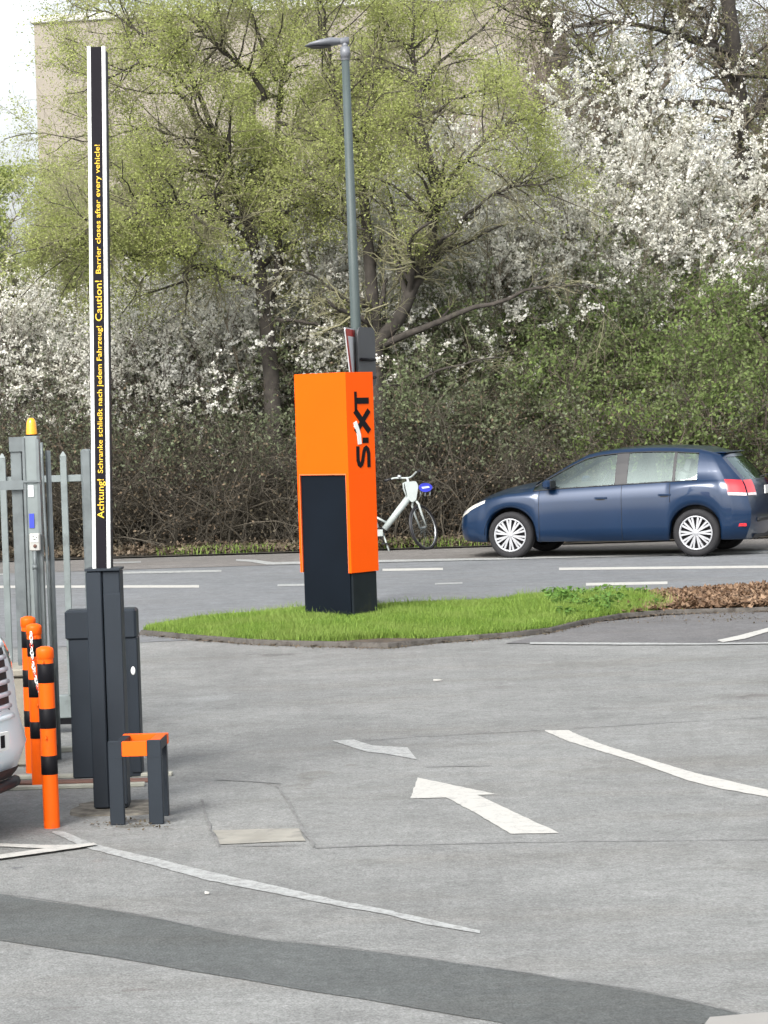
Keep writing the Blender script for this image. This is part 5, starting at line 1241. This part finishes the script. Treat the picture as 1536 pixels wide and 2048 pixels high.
# ================================================================== bicycle
M['bike'] = mat('pale_grey_bike_paint', (0.36, 0.40, 0.39), .4, .06, 6)
M['bike_dark'] = mat('bike_black', (0.015, 0.015, 0.018), .5, .1, 8)
M['bike_blue'] = mat('bike_blue_panel', (0.02, 0.03, 0.40), .4, .08, 8)
YBK = 36.72
hub = P(848, 1055, YBK); WR = .345
bk = thing('bicycle', 'pale grey city bicycle with blue front panel propped by the thicket behind the totem', 'bicycle', (hub.x - 1.08, YBK, -.012), R(4))
def bw_(name_parent, cx, T):
    wo = thing('wheel', '', '', (0, 0, 0)); wo.parent = name_parent
    k = MB(); k.lathe([(WR - .022 + .022*math.cos(a), .022*math.sin(a)) for a in [2*math.pi*i/8 for i in range(8)]], 44, M=T, closed=True); k.build('tyre', M['bike_dark'], wo)
    k = MB(); k.lathe([(WR - .048 + .007*math.cos(a), .013*math.sin(a)) for a in [2*math.pi*i/6 for i in range(6)]], 44, M=T, closed=True); k.build('rim', M['chrome'], wo)
    k = MB()
    for i in range(28):
        a = 2*math.pi*i/28; a2 = a + .25*(1 if i % 2 else -1); sd_ = .03*(1 if i % 4 < 2 else -1)
        k.tube([T @ Vector((.02*math.cos(a2), .02*math.sin(a2), sd_)), T @ Vector(((WR-.05)*math.cos(a), (WR-.05)*math.sin(a), 0))], .0012, 4, caps=False)
    k.tube([T @ Vector((0, 0, -.05)), T @ Vector((0, 0, .05))], .018, 10); k.build('spokes', M['galv'], wo)
    return wo
RT = Matrix.Rotation(R(90), 4, 'X')
bw_(bk, 0, Matrix.Translation((0, 0, WR)) @ RT)
fh = Vector((1.08, 0, WR)); crown = Vector((.955, 0, .735)); headtop = Vector((.885, 0, .985)); stem_top = Vector((.855, 0, 1.09))
axis = (headtop - crown).normalized(); ST = Matrix.Translation(crown) @ Matrix.Rotation(R(52), 4, axis) @ Matrix.Translation(-crown)
# keep the steered wheel on the ground
wt = ST @ fh; drop = WR - wt.z
fk = MB()
for sy in (-1, 1):
    fk.tube([ST @ p for p in (crown + Vector((0, sy*.02, .01)), crown + Vector((.01, sy*.058, -.05)), crown + Vector((.05, sy*.06, -.2)), fh + Vector((0, sy*.058, 0)))], [.018, .018, .016, .011], 10)
fk.tube([ST @ (crown + Vector((0, 0, 0))), ST @ stem_top], [.018, .017], 10)
steer = fk.build('fork', M['bike'], bk)
wf_ = bw_(bk, 0, ST @ Matrix.Translation(fh) @ RT)
k = MB(); k.tube([ST @ (stem_top + Vector(p)) for p in ((-.10, -.31, .02), (-.03, -.20, .035), (.05, -.07, .01), (.06, 0, 0), (.05, .07, .01), (-.03, .20, .035), (-.10, .31, .02))], .014, 8); hbm = k.build('handlebar', M['bike'], bk)
k = MB()
for sy in (-1, 1): k = MB(); k.tube([ST @ (stem_top + Vector(p)) for p in ((-.115, sy*.325, .018), (-.06, sy*.245, .03))], .020, 8); k.build('grip', M['bike_dark'], hbm)
k = MB(); k.tube([ST @ (stem_top + Vector(p)) for p in ((.02, .12, .03), (.0, .16, .06))], .03, 8); k.build('bell', M['chrome'], hbm)
k = MB(); bb = Vector((.42, 0, .29))
k.tube([headtop + Vector((.004, 0, -.17)), bb + Vector((.08, 0, .05))], [.052, .047], 14)
k.tube([headtop, crown + Vector((-.006, 0, .03))], [.032, .036], 12)
k.tube([bb, Vector((.27, 0, .78))], [.03, .022], 12); k.tube([bb + Vector((.12, 0, .14)), Vector((.33, 0, .55))], .018, 8)
for sy in (-1, 1): k.tube([bb + Vector((-.03, sy*.03, 0)), Vector((.0, sy*.065, WR))], .012, 8); k.tube([Vector((.31, sy*.015, .66)), Vector((.0, sy*.065, WR))], .010, 8)
fr = k.build('frame', M['bike'], bk)
k = MB(); k.tube([(.27, 0, .78), (.25, 0, .93)], .014, 8); k.build('seat_post', M['chrome'], fr)
k = MB(); k.box(.10, -.07, .93, .38, .07, .98, bev=.03); k.build('saddle', M['bike_dark'], bk)
# head shield, blue panel on a front carrier
k = MB(); k.prism(rounded([(-.075, .03), (.10, .045), (.13, -.03), (.09, -.24), (.02, -.27), (-.03, -.20)], .03), .10, M=Matrix.Translation(headtop + Vector((.0, -.05, .005)))); k.build('head_shield', M['bike'], bk)
k = MB(); k.tube([headtop + Vector(p) for p in ((-.03, -.03, .04), (-.09, -.03, .02), (-.085, -.03, -.06), (-.03, -.03, -.22))], .013, 8); k.build('cable_loop', M['bike'], bk)
cr_ = Matrix.Translation(headtop + Vector((.235, -.02, -.05)))
k = MB(); el = [(.10*math.cos(a), .066*math.sin(a)) for a in [2*math.pi*i/24 for i in range(24)]]; k.prism(el, .06, M=cr_ @ Matrix.Translation((0, -.03, 0)))
cp_ = k.build('blue_panel', M['bike_blue'], bk)
k = MB(); k.prism(rounded([(-.062, .012), (.05, .022), (.064, -.004), (-.045, -.020)], .01), .003, M=cr_ @ Matrix.Translation((0, -.0345, 0))); k.build('panel_mark', mat('panel_mark', (.45, .5, .8), .5), cp_)
k = MB()
for dx_ in (-.07, 0, .07): k.tube([cr_ @ Vector((dx_, 0, -.05)), cr_ @ Vector((dx_ - .008, -.01, -.13))], .010, 8)
k.tube([headtop + Vector((.10, 0, -.02)), cr_ @ Vector((.05, 0, 0))], .012, 8); k.build('carrier', M['galv'], bk)
k = MB(); k.lathe([(.085, -.006), (.085, .006), (.07, .006), (.07, -.006)], 24, M=Matrix.Translation(bb + Vector((0, -.05, 0))) @ RT, closed=True)
k.tube([bb + Vector((0, -.06, 0)), bb + Vector((.07, -.07, -.155))], .010, 8); k.box(.42+.02, -.16, .29-.165, .42+.12, -.07, .29-.145, bev=.004)
k.tube([bb + Vector((0, .06, 0)), bb + Vector((-.07, .07, .155))], .010, 8); k.box(.42-.12, .07, .29+.145, .42-.02, .16, .29+.165, bev=.004); k.build('crankset', M['bike_dark'], bk)
k = MB(); k.tube([bb + Vector((.05, -.03, .0)), bb + Vector((.13, -.14, -.275))], .012, 8); k.build('kickstand', M['bike'], bk)
k = MB(); k.box(.36, -.10, .24, .47, -.055, .34, bev=.02); k.build('chain_guard', M['bike'], bk)
k = MB(); n = 12; pts = [(.0 + (WR+.03)*math.cos(a), 0, WR + (WR+.03)*math.sin(a)) for a in [R(20) + R(150)*i/n for i in range(n+1)]]; k.tube(pts, .02, 6); k.build('mudguard', M['bike'], bk)

# ================================================================== small litter on the yard
for px, py, s in ((875, 1362, .028), (415, 1789, .010)):
    g = G(px, py); k = MB(); ol = [(g.x + s*1.3*math.cos(a)*random.uniform(.6, 1.1), g.y + s*math.sin(a)*random.uniform(.6, 1.1)) for a in [2*math.pi*i/7 for i in range(7)]]
    k.add([(x, y, .004) for x, y in ol] + [(x, y, .008 + random.random()*.008) for x, y in ol], [tuple(range(7, 14))] + [(i, (i+1) % 7, 7+(i+1) % 7, 7+i) for i in range(7)])
    tag(k.build('paper_scrap', M['paint']), {875: 'tiny white scrap lying beyond the faded small arrow', 415: 'pale scrap just past the end of the white corner lines, below the worn line', 146: 'white scrap lying on the dark asphalt strip', 710: 'small pale scrap above the worn line, left of the arrow tail', 1092: 'small pale scrap at the upper tip of the curved white line', 600: 'tiny scrap on the yard left of the faded small arrow'}[px], 'litter', 'scraps lying on the yard')
